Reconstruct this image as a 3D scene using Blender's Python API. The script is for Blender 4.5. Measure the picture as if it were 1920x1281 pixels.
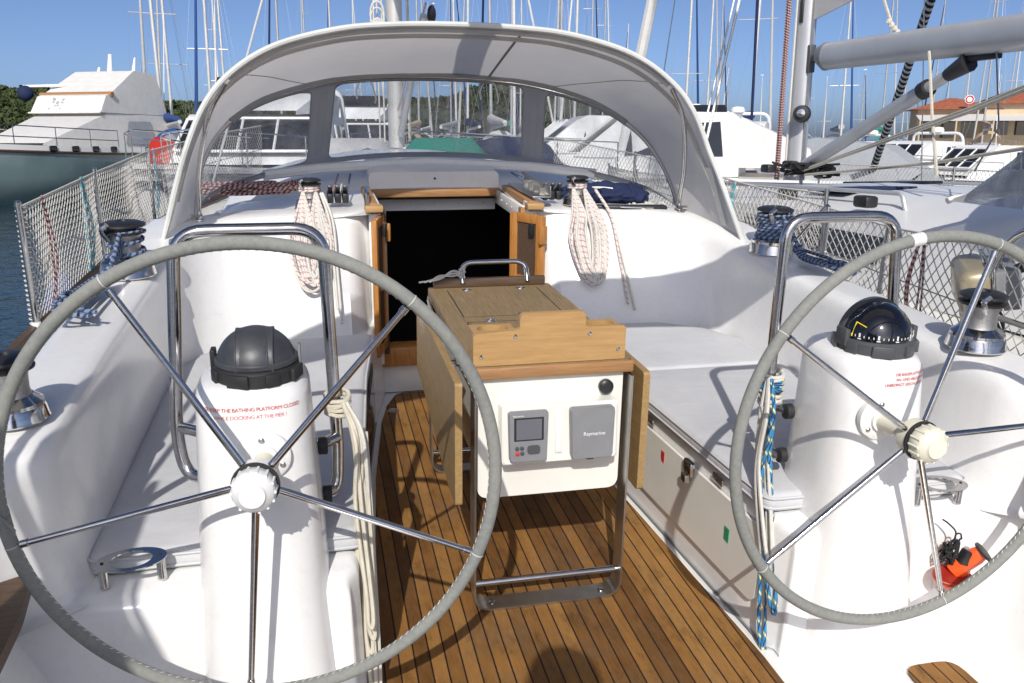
import bpy, bmesh, math, random
from mathutils import Vector, Matrix, noise
random.seed(7)
R_ = math.radians
sc = bpy.context.scene
for o in list(bpy.data.objects): bpy.data.objects.remove(o)

# ------------------------------------------------------------------ camera, sky, sun, exposure
# The yacht is built in its own frame: x starboard, y towards the bow, z up from the cockpit sole.
# The berthed yacht floats slightly bow-up, so all of her is turned by TRIM about x.
TRIM = Matrix.Rotation(R_(3.87), 4, 'X')
SEA = -0.62
cam_r = Vector((0.97584287, -0.21795162, 0.01509264)); cam_u = Vector((0.05008135, 0.29040368, 0.95559278))
cam_f = Vector((0.21265595, 0.93175254, -0.29430367)); cam_p = Vector((-0.633, 0.0, 1.5675))
M = Matrix((( cam_r.x, cam_u.x, -cam_f.x, cam_p.x), (cam_r.y, cam_u.y, -cam_f.y, cam_p.y),
            (cam_r.z, cam_u.z, -cam_f.z, cam_p.z), (0, 0, 0, 1)))
cd = bpy.data.cameras.new('camera'); cd.lens = 30.44; cd.sensor_width = 36; cd.clip_start = 0.05; cd.clip_end = 6000
cam = bpy.data.objects.new('camera', cd); sc.collection.objects.link(cam)
cam.matrix_world = TRIM @ M
sc.camera = cam
CAMW = cam.matrix_world.translation.copy()

light_dir = (TRIM.to_3x3() @ Vector((0.33, 1.17, -1.0))).normalized()
sun_el = math.asin(-light_dir.z); sun_az = math.atan2(-light_dir.x, -light_dir.y)
w = bpy.data.worlds.new('World'); sc.world = w; w.use_nodes = True
nt = w.node_tree; bg = nt.nodes['Background']
sky = nt.nodes.new('ShaderNodeTexSky'); sky.sky_type = 'NISHITA'; sky.sun_disc = False
sky.sun_elevation = sun_el; sky.sun_rotation = sun_az; sky.air_density = 0.40; sky.dust_density = 1.6; sky.ozone_density = 3.6
nt.links.new(sky.outputs[0], bg.inputs[0]); bg.inputs[1].default_value = 0.125
sd = bpy.data.lights.new('sun', 'SUN'); sd.energy = 3.6; sd.angle = R_(0.5); sd.color = (1.0, 0.955, 0.89)
sun = bpy.data.objects.new('sun', sd); sc.collection.objects.link(sun)
sun.rotation_euler = light_dir.to_track_quat('-Z', 'Y').to_euler()
sc.view_settings.view_transform = 'Standard'; sc.view_settings.look = 'None'
sc.view_settings.exposure = 0.15; sc.view_settings.gamma = 1.0
sc.cycles.max_bounces = 10; sc.cycles.diffuse_bounces = 5; sc.cycles.transparent_max_bounces = 16
sc.cycles.sample_clamp_indirect = 6.0

def bearing(u, v, d):
    """a point d metres away (over the ground) on the bearing the photograph shows at (u, v)"""
    r = (cam.matrix_world.to_3x3() @ Vector(((u-960)/1623.6, -(v-640.5)/1623.6, -1.0)))
    k = d/math.hypot(r.x, r.y)
    return CAMW + r*k

# ------------------------------------------------------------------ materials
def new_mat(name):
    m = bpy.data.materials.new(name); m.use_nodes = True
    return m, m.node_tree, m.node_tree.nodes['Principled BSDF']
def L(t, a, b): t.links.new(a, b)
def nd(t, kind, **kw):
    n = t.nodes.new(kind)
    for k, v in kw.items(): setattr(n, k, v)
    return n
def ramp(t, fac, stops):
    r = nd(t, 'ShaderNodeValToRGB'); e = r.color_ramp.elements
    while len(e) < len(stops): e.new(0.5)
    for i, (p, c) in enumerate(stops): e[i].position = p; e[i].color = (*c, 1) if len(c) == 3 else c
    L(t, fac, r.inputs[0]); return r.outputs[0]
def coords(t, scale=(1, 1, 1), kind='Object'):
    c = nd(t, 'ShaderNodeTexCoord'); mp = nd(t, 'ShaderNodeMapping'); mp.inputs['Scale'].default_value = scale
    L(t, c.outputs[kind], mp.inputs[0]); return mp.outputs[0]
def noise_fac(t, vec, scale, detail=3, rough=0.55):
    n = nd(t, 'ShaderNodeTexNoise'); n.inputs['Scale'].default_value = scale
    n.inputs['Detail'].default_value = detail; n.inputs['Roughness'].default_value = rough
    L(t, vec, n.inputs['Vector']); return n.outputs[0]
def bump(t, b, h, strength, dist=0.002):
    n = nd(t, 'ShaderNodeBump'); n.inputs['Strength'].default_value = strength; n.inputs['Distance'].default_value = dist
    L(t, h, n.inputs['Height']); L(t, n.outputs[0], b.inputs['Normal'])
def simple(name, c, rough=0.5, metal=0.0, var=0.12, scale=6.0, bmp=0.0, bscale=80, coat=0.0, spec=None, stretch=(1, 1, 1)):
    m, t, b = new_mat(name)
    v = coords(t, stretch); f = noise_fac(t, v, scale, 4)
    lo = tuple(x*(1-var) for x in c); hi = tuple(min(1, x*(1+var)) for x in c)
    L(t, ramp(t, f, [(0.3, lo), (0.7, hi)]), b.inputs['Base Color'])
    b.inputs['Roughness'].default_value = rough; b.inputs['Metallic'].default_value = metal
    if coat: b.inputs['Coat Weight'].default_value = coat; b.inputs['Coat Roughness'].default_value = 0.08
    if spec is not None: b.inputs['Specular IOR Level'].default_value = spec
    if bmp: bump(t, b, noise_fac(t, v, bscale, 3), bmp)
    return m
MT = {}
def make_materials():
    # gelcoat with faint streaks of dirt
    m, t, b = new_mat('white_gelcoat')
    f1 = noise_fac(t, coords(t, (1.2, 1.2, 0.5)), 3.5, 6, 0.65); f2 = noise_fac(t, coords(t), 40, 4, 0.7)
    c1 = nd(t, 'ShaderNodeMix', data_type='RGBA'); c1.inputs[0].default_value = 0.35
    L(t, ramp(t, f1, [(0.3, (0.74, 0.735, 0.71)), (0.62, (0.81, 0.81, 0.80))]), c1.inputs[6])
    L(t, ramp(t, f2, [(0.25, (0.68, 0.67, 0.64)), (0.5, (0.81, 0.81, 0.80))]), c1.inputs[7])
    L(t, c1.outputs[2], b.inputs['Base Color'])
    b.inputs['Roughness'].default_value = 0.24; b.inputs['Coat Weight'].default_value = 0.25; b.inputs['Coat Roughness'].default_value = 0.1
    bump(t, b, noise_fac(t, coords(t), 5, 3), 0.16, 0.005)
    MT['grp'] = m
    MT['grp2'] = simple('cream_gelcoat', (0.76, 0.75, 0.69), 0.3, var=0.05, scale=5, coat=0.2)
    MT['plastic_white'] = simple('white_plastic', (0.78, 0.78, 0.76), 0.35, var=0.03)
    MT['plastic_cream'] = simple('cream_plastic', (0.74, 0.72, 0.58), 0.38, var=0.04)
    # brushed and polished steel
    m, t, b = new_mat('polished_steel'); b.inputs['Metallic'].default_value = 1
    f = noise_fac(t, coords(t, (1, 1, 6)), 30, 4)
    L(t, ramp(t, f, [(0.3, (0.52, 0.51, 0.5)), (0.7, (0.64, 0.63, 0.62))]), b.inputs['Base Color'])
    mr = nd(t, 'ShaderNodeMapRange'); mr.inputs[3].default_value = 0.05; mr.inputs[4].default_value = 0.2
    L(t, f, mr.inputs[0]); L(t, mr.outputs[0], b.inputs['Roughness']); MT['steel'] = m
    MT['dull_steel'] = simple('dull_steel', (0.5, 0.49, 0.47), 0.34, 1.0, var=0.12, scale=20)
    MT['alu'] = simple('anodised_aluminium', (0.52, 0.53, 0.54), 0.42, 0.3, var=0.08, scale=3)
    MT['mast_white'] = simple('weathered_mast_alloy', (0.62, 0.61, 0.58), 0.42, 0.25, var=0.1, scale=2)
    MT['mast_grey'] = simple('grey_mast_alloy', (0.42, 0.43, 0.44), 0.45, 0.3, var=0.1, scale=2)
    MT['drum'] = simple('knurled_winch_drum', (0.42, 0.41, 0.40), 0.42, 0.9, var=0.25, scale=300, bmp=0.5, bscale=500)
    # teak decking: strips 43 mm wide along y, black caulking
    m, t, b = new_mat('teak_decking')
    oc = nd(t, 'ShaderNodeTexCoord'); sx = nd(t, 'ShaderNodeSeparateXYZ'); L(t, oc.outputs['Object'], sx.inputs[0])
    def mth(op, a, bb=None, clamp=False):
        n = nd(t, 'ShaderNodeMath', operation=op); n.use_clamp = clamp
        for i, q in enumerate((a, bb)):
            if q is None: continue
            if isinstance(q, (int, float)): n.inputs[i].default_value = q
            else: L(t, q, n.inputs[i])
        return n.outputs[0]
    q = mth('DIVIDE', mth('ADD', sx.outputs[0], 6.1069), 0.043)
    fr = mth('FRACT', q); idn = mth('FLOOR', q)
    wn = nd(t, 'ShaderNodeTexWhiteNoise', noise_dimensions='1D'); L(t, idn, wn.inputs['W'])
    grain = noise_fac(t, coords(t, (70, 4, 70)), 3.0, 6, 0.7)
    blot = noise_fac(t, coords(t, (3.0, 1.4, 3)), 2.2, 5, 0.65)
    mixf = mth('ADD', mth('MULTIPLY', wn.outputs[0], 0.42), mth('ADD', mth('MULTIPLY', grain, 0.38), mth('MULTIPLY', blot, 0.36)))
    wood = ramp(t, mixf, [(0.22, (0.055, 0.026, 0.011)), (0.44, (0.165, 0.078, 0.024)), (0.64, (0.275, 0.134, 0.038)), (0.85, (0.36, 0.20, 0.068))])
    greyn = noise_fac(t, coords(t, (2.0, 2.0, 2)), 1.6, 6, 0.75)
    gm = nd(t, 'ShaderNodeMix', data_type='RGBA'); L(t, wood, gm.inputs[6]); gm.inputs[7].default_value = (0.15, 0.105, 0.065, 1)
    L(t, ramp(t, greyn, [(0.48, (0, 0, 0)), (0.7, (0.55, 0.55, 0.55))]), gm.inputs[0])
    stain = noise_fac(t, coords(t, (5, 2.2, 5)), 2.6, 7, 0.8); sm_ = nd(t, 'ShaderNodeMix', data_type='RGBA', blend_type='MULTIPLY'); sm_.inputs[0].default_value = 1.0
    L(t, gm.outputs[2], sm_.inputs[6]); L(t, ramp(t, stain, [(0.30, (0.45, 0.42, 0.40)), (0.47, (0.92, 0.91, 0.90)), (0.72, (1.12, 1.10, 1.05))]), sm_.inputs[7])
    seam = mth('LESS_THAN', mth('ADD', fr, mth('MULTIPLY', mth('SUBTRACT', noise_fac(t, coords(t), 60, 3), 0.5), 0.05)), 0.105)
    mx = nd(t, 'ShaderNodeMix', data_type='RGBA'); L(t, seam, mx.inputs[0]); L(t, sm_.outputs[2], mx.inputs[6]); mx.inputs[7].default_value = (0.016, 0.011, 0.010, 1)
    L(t, mx.outputs[2], b.inputs['Base Color']); b.inputs['Roughness'].default_value = 0.6; b.inputs['Specular IOR Level'].default_value = 0.2
    bump(t, b, mth('SUBTRACT', mth('MULTIPLY', grain, 0.4), seam), 0.5, 0.002); MT['teak'] = m
    # joinery timbers
    def timber(name, cols, stretch, rough=0.5, sc_=1.0, blotch=0.0, bcol=(0.1, 0.09, 0.06)):
        m, t, b = new_mat(name)
        g = noise_fac(t, coords(t, stretch), 4*sc_, 6, 0.68)
        c = ramp(t, g, [(0.25, cols[0]), (0.5, cols[1]), (0.75, cols[2])])
        if blotch:
            f = noise_fac(t, coords(t), 5, 6, 0.75); mm = nd(t, 'ShaderNodeMix', data_type='RGBA')
            L(t, ramp(t, f, [(0.5, (0, 0, 0)), (0.75, (blotch,)*3)]), mm.inputs[0]); L(t, c, mm.inputs[6]); mm.inputs[7].default_value = (*bcol, 1); c = mm.outputs[2]
        L(t, c, b.inputs['Base Color']); b.inputs['Roughness'].default_value = rough; bump(t, b, g, 0.25, 0.001)
        MT[name] = m
    timber('weathered_teak', [(0.17, 0.112, 0.055), (0.25, 0.172, 0.085), (0.33, 0.238, 0.12)], (30, 2.2, 30), 0.6, blotch=0.5, bcol=(0.15, 0.125, 0.075))
    timber('pale_teak', [(0.35, 0.205, 0.08), (0.44, 0.265, 0.105), (0.50, 0.32, 0.14)], (2.0, 30, 26), 0.5, blotch=0.25, bcol=(0.40, 0.22, 0.08))
    timber('brown_teak', [(0.24, 0.115, 0.045), (0.34, 0.175, 0.07), (0.42, 0.24, 0.10)], (2.0, 20, 30), 0.5, blotch=0.3, bcol=(0.22, 0.15, 0.09))
    timber('leaf_teak', [(0.24, 0.15, 0.06), (0.33, 0.21, 0.085), (0.40, 0.27, 0.12)], (20, 3, 24), 0.55, blotch=0.35, bcol=(0.22, 0.17, 0.09))
    timber('varnished_teak', [(0.28, 0.11, 0.028), (0.42, 0.18, 0.045), (0.52, 0.26, 0.075)], (26, 26, 2.2), 0.3)
    timber('dark_teak', [(0.05, 0.03, 0.018), (0.085, 0.05, 0.03), (0.12, 0.075, 0.045)], (3, 30, 30), 0.55)
    # cloths
    def cloth(name, c, weave=600, transl=0.0, wr=0.0, tc=None):
        m, t, b = new_mat(name)
        v = coords(t); f = noise_fac(t, v, 5, 5, 0.6)
        L(t, ramp(t, f, [(0.3, tuple(x*0.92 for x in c)), (0.7, tuple(min(1, x*1.05) for x in c))]), b.inputs['Base Color'])
        b.inputs['Roughness'].default_value = 0.85; b.inputs['Specular IOR Level'].default_value = 0.25
        h = noise_fac(t, v, weave, 2)
        if wr:
            a = nd(t, 'ShaderNodeMath', operation='MULTIPLY'); a.inputs[1].default_value = 26 if transl else 12; L(t, noise_fac(t, coords(t, (1, 2.4, 1)), wr, 3), a.inputs[0])
            s = nd(t, 'ShaderNodeMath', operation='ADD'); L(t, a.outputs[0], s.inputs[0]); L(t, h, s.inputs[1]); h = s.outputs[0]
        bump(t, b, h, 0.3, 0.001)
        if transl:
            tr = nd(t, 'ShaderNodeBsdfTranslucent'); tr.inputs[0].default_value = (*(tc or c), 1)
            mix = nd(t, 'ShaderNodeMixShader'); mix.inputs[0].default_value = transl
            out = t.nodes['Material Output']; L(t, b.outputs[0], mix.inputs[1]); L(t, tr.outputs[0], mix.inputs[2]); L(t, mix.outputs[0], out.inputs[0])
        MT[name] = m
    cloth('hood_cloth', (0.62, 0.605, 0.585), 500, 0.5, 3, (0.72, 0.70, 0.675))
    cloth('hood_grey', (0.24, 0.24, 0.24), 500, 0.12)
    cloth('hood_front', (0.42, 0.42, 0.43), 500, 0.3, 3)
    cloth('hood_trim', (0.62, 0.63, 0.60), 700)
    cloth('cushion_cloth', (0.54, 0.545, 0.56), 700, 0, 7)
    cloth('cover_white', (0.72, 0.71, 0.68), 100, 0.1, 2)
    cloth('cover_navy', (0.018, 0.028, 0.075), 100, 0, 4)
    cloth('cover_blue', (0.03, 0.07, 0.22), 100, 0, 2)
    cloth('cover_green', (0.03, 0.27, 0.19), 100, 0, 2)
    cloth('cover_grey', (0.36, 0.38, 0.40), 100, 0, 2)
    cloth('cover_tan', (0.55, 0.40, 0.28), 100, 0, 3)
    cloth('sail_cloth', (0.70, 0.69, 0.66), 100, 0.15, 2)
    cloth('red_cloth', (0.55, 0.03, 0.02), 100, 0)
    # clear hood vinyl and tinted glass
    def clear(name, tint, haze, gloss_rough=0.04):
        m, t, b = new_mat(name); out = t.nodes['Material Output']
        tr = nd(t, 'ShaderNodeBsdfTransparent'); tr.inputs[0].default_value = (*tint, 1)
        b.inputs['Base Color'].default_value = (0.75, 0.77, 0.8, 1); b.inputs['Roughness'].default_value = 0.25
        m1 = nd(t, 'ShaderNodeMixShader'); f = noise_fac(t, coords(t, (1, 1, 0.6)), 6, 5, 0.6)
        L(t, ramp(t, f, [(0.35, (haze*0.35,)*3), (0.75, (haze*1.7,)*3)]), m1.inputs[0])
        L(t, tr.outputs[0], m1.inputs[1]); L(t, b.outputs[0], m1.inputs[2])
        gl = nd(t, 'ShaderNodeBsdfGlossy'); gl.inputs['Roughness'].default_value = gloss_rough
        lw = nd(t, 'ShaderNodeLayerWeight'); bp = nd(t, 'ShaderNodeBump'); bp.inputs['Strength'].default_value = 0.25; bp.inputs['Distance'].default_value = 0.01
        L(t, noise_fac(t, coords(t), 5, 2), bp.inputs['Height']); L(t, bp.outputs[0], gl.inputs['Normal'])
        m2 = nd(t, 'ShaderNodeMixShader'); L(t, ramp(t, lw.outputs['Facing'], [(0.0, (0.04,)*3), (0.7, (0.07,)*3), (1.0, (0.35,)*3)]), m2.inputs[0])
        L(t, m1.outputs[0], m2.inputs[1]); L(t, gl.outputs[0], m2.inputs[2]); L(t, m2.outputs[0], out.inputs[0])
        MT[name] = m
    clear('clear_vinyl', (0.87, 0.89, 0.91), 0.32); clear('grey_vinyl', (0.35, 0.37, 0.40), 0.2)
    MT['dark_glass'] = simple('dark_glass', (0.015, 0.018, 0.022), 0.06, var=0.1, spec=0.7)
    MT['black'] = simple('black_plastic', (0.018, 0.018, 0.02), 0.42, var=0.2, scale=40, bmp=0.1)
    MT['rubber'] = simple('black_rubber', (0.02, 0.02, 0.021), 0.6, var=0.2, scale=30)
    MT['dome_cover'] = simple('scuffed_rubber_cover', (0.045, 0.048, 0.055), 0.43, var=0.3, scale=18, bmp=0.2, bscale=60)
    MT['grey_plastic'] = simple('grey_plastic', (0.21, 0.215, 0.225), 0.4, var=0.06, scale=20)
    MT['grey_dark'] = simple('dark_grey_plastic', (0.07, 0.073, 0.08), 0.4, var=0.08)
    MT['screen'] = simple('unlit_screen', (0.13, 0.135, 0.16), 0.12, var=0.05)
    MT['orange'] = simple('orange_plastic', (0.80, 0.10, 0.015), 0.35, var=0.06)
    MT['red'] = simple('red_ink', (0.55, 0.035, 0.03), 0.5, var=0.04)
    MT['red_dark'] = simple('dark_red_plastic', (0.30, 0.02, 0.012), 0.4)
    MT['green_ink'] = simple('green_ink', (0.02, 0.28, 0.13), 0.5)
    MT['white_ink'] = simple('white_ink', (0.8, 0.8, 0.8), 0.5, var=0.02)
    MT['yellow_ink'] = simple('yellow_ink', (0.85, 0.66, 0.02), 0.5, var=0.02)
    MT['compass_glass'] = simple('black_compass_glass', (0.004, 0.005, 0.008), 0.05, var=0.0, coat=1.0)
    MT['gold'] = simple('champagne_paint', (0.42, 0.36, 0.24), 0.3, 0.4, var=0.05, coat=0.5)
    MT['hull_green'] = simple('grey_green_topside', (0.19, 0.27, 0.27), 0.2, var=0.12, scale=1.0, coat=0.4)
    MT['hull_white'] = simple('white_topside', (0.78, 0.78, 0.77), 0.3, var=0.04, scale=1.0)
    MT['hull_navy'] = simple('navy_topside', (0.02, 0.035, 0.09), 0.2, var=0.1, scale=1.0)
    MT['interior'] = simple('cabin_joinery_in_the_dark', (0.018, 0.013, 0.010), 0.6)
    MT['terracotta'] = simple('terracotta_tiles', (0.44, 0.13, 0.06), 0.8, var=0.3, scale=4, bmp=0.4, bscale=10)
    MT['stucco'] = simple('sandstone_render', (0.56, 0.45, 0.30), 0.85, var=0.08, scale=2)
    MT['stone'] = simple('quay_stone', (0.32, 0.30, 0.27), 0.85, var=0.25, scale=1.5)
    MT['skin'] = simple('skin', (0.45, 0.24, 0.16), 0.5, var=0.05)
    MT['shirt'] = simple('blue_shirt', (0.06, 0.09, 0.17), 0.8, var=0.1)
    MT['hair'] = simple('dark_hair', (0.03, 0.02, 0.015), 0.6, var=0.2, scale=60)
    # wheel covering: felted grey suede
    m, t, b = new_mat('grey_suede'); f = noise_fac(t, coords(t), 90, 4, 0.7); g = noise_fac(t, coords(t), 6, 4)
    mm = nd(t, 'ShaderNodeMix', data_type='RGBA'); mm.inputs[0].default_value = 0.5
    L(t, ramp(t, f, [(0.3, (0.165, 0.175, 0.163)), (0.7, (0.29, 0.295, 0.268))]), mm.inputs[6])
    L(t, ramp(t, g, [(0.3, (0.185, 0.195, 0.187)), (0.7, (0.28, 0.277, 0.248))]), mm.inputs[7])
    L(t, mm.outputs[2], b.inputs['Base Color']); b.inputs['Roughness'].default_value = 0.9; bump(t, b, f, 0.35, 0.001); MT['suede'] = m
    # ropes: tube UVs run u round the rope, v along it in metres
    def rope(name, base, fleck=None, fs=26.0, width=0.3, second=None):
        m, t, b = new_mat(name)
        uv = nd(t, 'ShaderNodeTexCoord'); s = nd(t, 'ShaderNodeSeparateXYZ'); L(t, uv.outputs['UV'], s.inputs[0])
        def mt(op, a, bb):
            n = nd(t, 'ShaderNodeMath', operation=op)
            for i, q in enumerate((a, bb)):
                if isinstance(q, (int, float)): n.inputs[i].default_value = q
                else: L(t, q, n.inputs[i])
            return n.outputs[0]
        br = mt('SINE', mt('ADD', mt('MULTIPLY', s.outputs[1], 900.0), mt('MULTIPLY', s.outputs[0], 12.566)), 0)
        br2 = mt('SINE', mt('SUBTRACT', mt('MULTIPLY', s.outputs[1], 900.0), mt('MULTIPLY', s.outputs[0], 12.566)), 0)
        n1 = noise_fac(t, coords(t), 30, 3)
        col = ramp(t, n1, [(0.3, tuple(x*0.85 for x in base)), (0.7, base)])
        if fleck:
            fq = mt('FRACT', mt('ADD', mt('MULTIPLY', s.outputs[1], fs), mt('MULTIPLY', s.outputs[0], 1.0)), 0)
            mm = nd(t, 'ShaderNodeMix', data_type='RGBA'); L(t, mt('LESS_THAN', fq, width), mm.inputs[0]); L(t, col, mm.inputs[6]); mm.inputs[7].default_value = (*fleck, 1); col = mm.outputs[2]
        if second:
            fq = mt('FRACT', mt('SUBTRACT', mt('MULTIPLY', s.outputs[1], fs*0.7), mt('MULTIPLY', s.outputs[0], 2.0)), 0)
            mm = nd(t, 'ShaderNodeMix', data_type='RGBA'); L(t, mt('LESS_THAN', fq, 0.22), mm.inputs[0]); L(t, col, mm.inputs[6]); mm.inputs[7].default_value = (*second, 1); col = mm.outputs[2]
        L(t, col, b.inputs['Base Color']); b.inputs['Roughness'].default_value = 0.85
        bump(t, b, mt('MULTIPLY', br, br2), 0.5, 0.001); MT[name] = m
    rope('rope_white', (0.66, 0.64, 0.58)); rope('rope_cream', (0.62, 0.58, 0.47))
    rope('rope_red', (0.68, 0.65, 0.62), (0.52, 0.22, 0.19), 34, 0.20)
    rope('rope_blue', (0.04, 0.24, 0.48), (0.62, 0.60, 0.25), 24, 0.22, (0.01, 0.03, 0.08))
    rope('rope_bluegrey', (0.20, 0.26, 0.36), (0.03, 0.05, 0.13), 40, 0.45)
    rope('rope_darkred', (0.5, 0.44, 0.42), (0.22, 0.04, 0.04), 40, 0.5)
    rope('rope_black', (0.02, 0.02, 0.022)); rope('rope_zebra', (0.6, 0.6, 0.58), (0.015, 0.015, 0.03), 6.5, 0.55)
    rope('rope_navy', (0.03, 0.05, 0.16)); rope('net_cord', (0.60, 0.575, 0.53)); rope('rope_cyan', (0.10, 0.38, 0.46), (0.45, 0.5, 0.45), 20, 0.3)
    # sea
    m, t, b = new_mat('harbour_water'); v = coords(t)
    b.inputs['Base Color'].default_value = (0.010, 0.035, 0.050, 1); b.inputs['Roughness'].default_value = 0.06; b.inputs['IOR'].default_value = 1.33
    a = nd(t, 'ShaderNodeMath', operation='MULTIPLY_ADD'); L(t, noise_fac(t, coords(t, (1, 0.6, 1)), 1.3, 3), a.inputs[0]); a.inputs[1].default_value = 3.0
    L(t, noise_fac(t, v, 5, 4), a.inputs[2]); bump(t, b, a.outputs[0], 0.5, 0.06); MT['water'] = m
    # foliage
    def leafy(name, lo, hi, s):
        m, t, b = new_mat(name); f = noise_fac(t, coords(t), s, 5, 0.7)
        L(t, ramp(t, f, [(0.3, lo), (0.55, tuple((x+y)/2 for x, y in zip(lo, hi))), (0.75, hi)]), b.inputs['Base Color'])
        b.inputs['Roughness'].default_value = 0.8; b.inputs['Specular IOR Level'].default_value = 0.2; MT[name] = m
    leafy('pine_leaf', (0.028, 0.045, 0.018), (0.10, 0.125, 0.045), 0.35); leafy('hill_scrub', (0.05, 0.06, 0.025), (0.13, 0.14, 0.06), 0.2)
    leafy('dark_leaf', (0.022, 0.038, 0.018), (0.075, 0.10, 0.04), 0.4)
make_materials()

# ------------------------------------------------------------------ mesh helpers
BASE = {}; BOAT = []
def V(*a): return Vector(a)
def rounded(pts, r, n=4):
    """polyline with every inner corner turned into an arc; always len = 2 + (k-2)*(n+1) points"""
    pts = [Vector(p) for p in pts]; out = [pts[0]]
    for i in range(1, len(pts)-1):
        a, b, c = pts[i-1], pts[i], pts[i+1]; rr = r[i] if isinstance(r, (list, tuple)) else r
        da, dc = (a-b), (c-b); ra = min(rr, da.length*0.48); rc = min(rr, dc.length*0.48)
        p, q = b+da.normalized()*ra if da.length else b, b+dc.normalized()*rc if dc.length else b
        for k in range(n+1):
            t = k/n; out.append(p*(1-t)**2 + b*2*t*(1-t) + q*t*t)
    return out+[pts[-1]]
def loop_rounded(pts, r, n=4):
    pts = [Vector(p) for p in pts]; out = []; N = len(pts)
    for i in range(N):
        a, b, c = pts[i-1], pts[i], pts[(i+1) % N]; rr = r[i] if isinstance(r, (list, tuple)) else r
        da, dc = (a-b), (c-b); ra = min(rr, da.length*0.48); rc = min(rr, dc.length*0.48)
        p, q = b+da.normalized()*ra, b+dc.normalized()*rc
        for k in range(n+1):
            t = k/n; out.append(p*(1-t)**2 + b*2*t*(1-t) + q*t*t)
    return out
def spline(pts, per=6, closed=False):
    pts = [Vector(p) for p in pts]; N = len(pts); out = []
    segs = N if closed else N-1
    for i in range(segs):
        p1, p2 = pts[i], pts[(i+1) % N]
        p0 = pts[i-1] if (i > 0 or closed) else p1*2-p2
        p3 = pts[(i+2) % N] if (i+2 < N or closed) else p2*2-p1
        for k in range(per):
            t = k/per
            out.append(0.5*((2*p1)+(p2-p0)*t+(2*p0-5*p1+4*p2-p3)*t*t+(3*p1-p0-3*p2+p3)*t**3))
    if not closed: out.append(pts[-1])
    return out
class MB:
    def __init__(s): s.v = []; s.f = []; s.uv = []
    def add(s, vs, fs, uvs=None):
        o = len(s.v); s.v += [Vector(p) for p in vs]
        for i, f in enumerate(fs):
            s.f.append([o+k for k in f]); s.uv.append(uvs[i] if uvs else [(0, 0)]*len(f))
        return s
    def box(s, c, d, rot=None, bev=0.0, seg=2):
        bm = bmesh.new(); bmesh.ops.create_cube(bm, size=1.0); bmesh.ops.scale(bm, vec=Vector(d), verts=bm.verts)
        if bev: bmesh.ops.bevel(bm, geom=list(bm.edges), offset=bev, segments=seg, affect='EDGES', profile=0.5)
        bm.verts.ensure_lookup_table(); bm.verts.index_update()
        m = rot.to_3x3() if rot else Matrix.Identity(3); c = Vector(c)
        s.add([m @ v.co + c for v in bm.verts], [[v.index for v in f.verts] for f in bm.faces]); bm.free(); return s
    def tube(s, pts, r, n=8, closed=False, caps=True):
        P = []
        for p in pts:
            p = Vector(p)
            if not P or (p-P[-1]).length > 1e-6: P.append(p)
        if closed and (P[0]-P[-1]).length < 1e-6: P.pop()
        N = len(P)
        if N < 2: return s
        def tan(i):
            if closed: return (P[(i+1) % N]-P[i-1]).normalized()
            return (P[min(i+1, N-1)]-P[max(i-1, 0)]).normalized()
        t0 = tan(0); nrm = t0.orthogonal().normalized(); vs = []; ln = 0; lens = []
        for i in range(N):
            t = tan(i); nrm = (nrm-t*nrm.dot(t))
            nrm = nrm.normalized() if nrm.length > 1e-6 else t.orthogonal().normalized()
            b = t.cross(nrm); rr = r[i] if isinstance(r, (list, tuple)) else r
            for k in range(n):
                a = 2*math.pi*k/n; vs.append(P[i]+(nrm*math.cos(a)+b*math.sin(a))*rr)
            if i: ln += (P[i]-P[i-1]).length
            lens.append(ln)
        fs = []; uv = []
        for i in range(N if closed else N-1):
            j = (i+1) % N; lj = lens[j] if j else ln+(P[0]-P[-1]).length
            for k in range(n):
                k2 = (k+1) % n
                fs.append([i*n+k, i*n+k2, j*n+k2, j*n+k]); uv.append([(k/n, lens[i]), ((k+1)/n, lens[i]), ((k+1)/n, lj), (k/n, lj)])
        if caps and not closed:
            fs.append(list(range(n))[::-1]); uv.append([(0, 0)]*n); fs.append([(N-1)*n+k for k in range(n)]); uv.append([(0, ln)]*n)
        return s.add(vs, fs, uv)
    def lathe(s, prof, org=(0, 0, 0), axis=(0, 0, 1), n=24, sx=1.0, sy=1.0):
        ax = Vector(axis).normalized(); q = Vector((0, 0, 1)).rotation_difference(ax); org = Vector(org); vs = []; fs = []
        for (r, h) in prof:
            for k in range(n):
                a = 2*math.pi*k/n; vs.append(org+q @ Vector((r*math.cos(a)*sx, r*math.sin(a)*sy, h)))
        for i in range(len(prof)-1):
            for k in range(n):
                k2 = (k+1) % n; fs.append([i*n+k, i*n+k2, (i+1)*n+k2, (i+1)*n+k])
        if prof[0][0] > 1e-5: fs.append(list(range(n))[::-1])
        if prof[-1][0] > 1e-5: fs.append([(len(prof)-1)*n+k for k in range(n)])
        return s.add(vs, fs)
    def loft(s, rings, closed=False, caps=False):
        n = len(rings[0]); vs = [p for r in rings for p in r]; fs = []
        for i in range(len(rings)-1):
            for k in range(n if closed else n-1):
                k2 = (k+1) % n; fs.append([i*n+k, i*n+k2, (i+1)*n+k2, (i+1)*n+k])
        if caps: fs.append(list(range(n))[::-1]); fs.append([(len(rings)-1)*n+k for k in range(n)])
        return s.add(vs, fs)
    def prism(s, loop, ext):
        """loop: 3D points in order; ext: vector it is pushed along"""
        lp = [Vector(p) for p in loop]; n = len(lp); e = Vector(ext)
        vs = lp+[p+e for p in lp]
        fs = [list(range(n))[::-1], [n+k for k in range(n)]]+[[k, (k+1) % n, n+(k+1) % n, n+k] for k in range(n)]
        return s.add(vs, fs)
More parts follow.
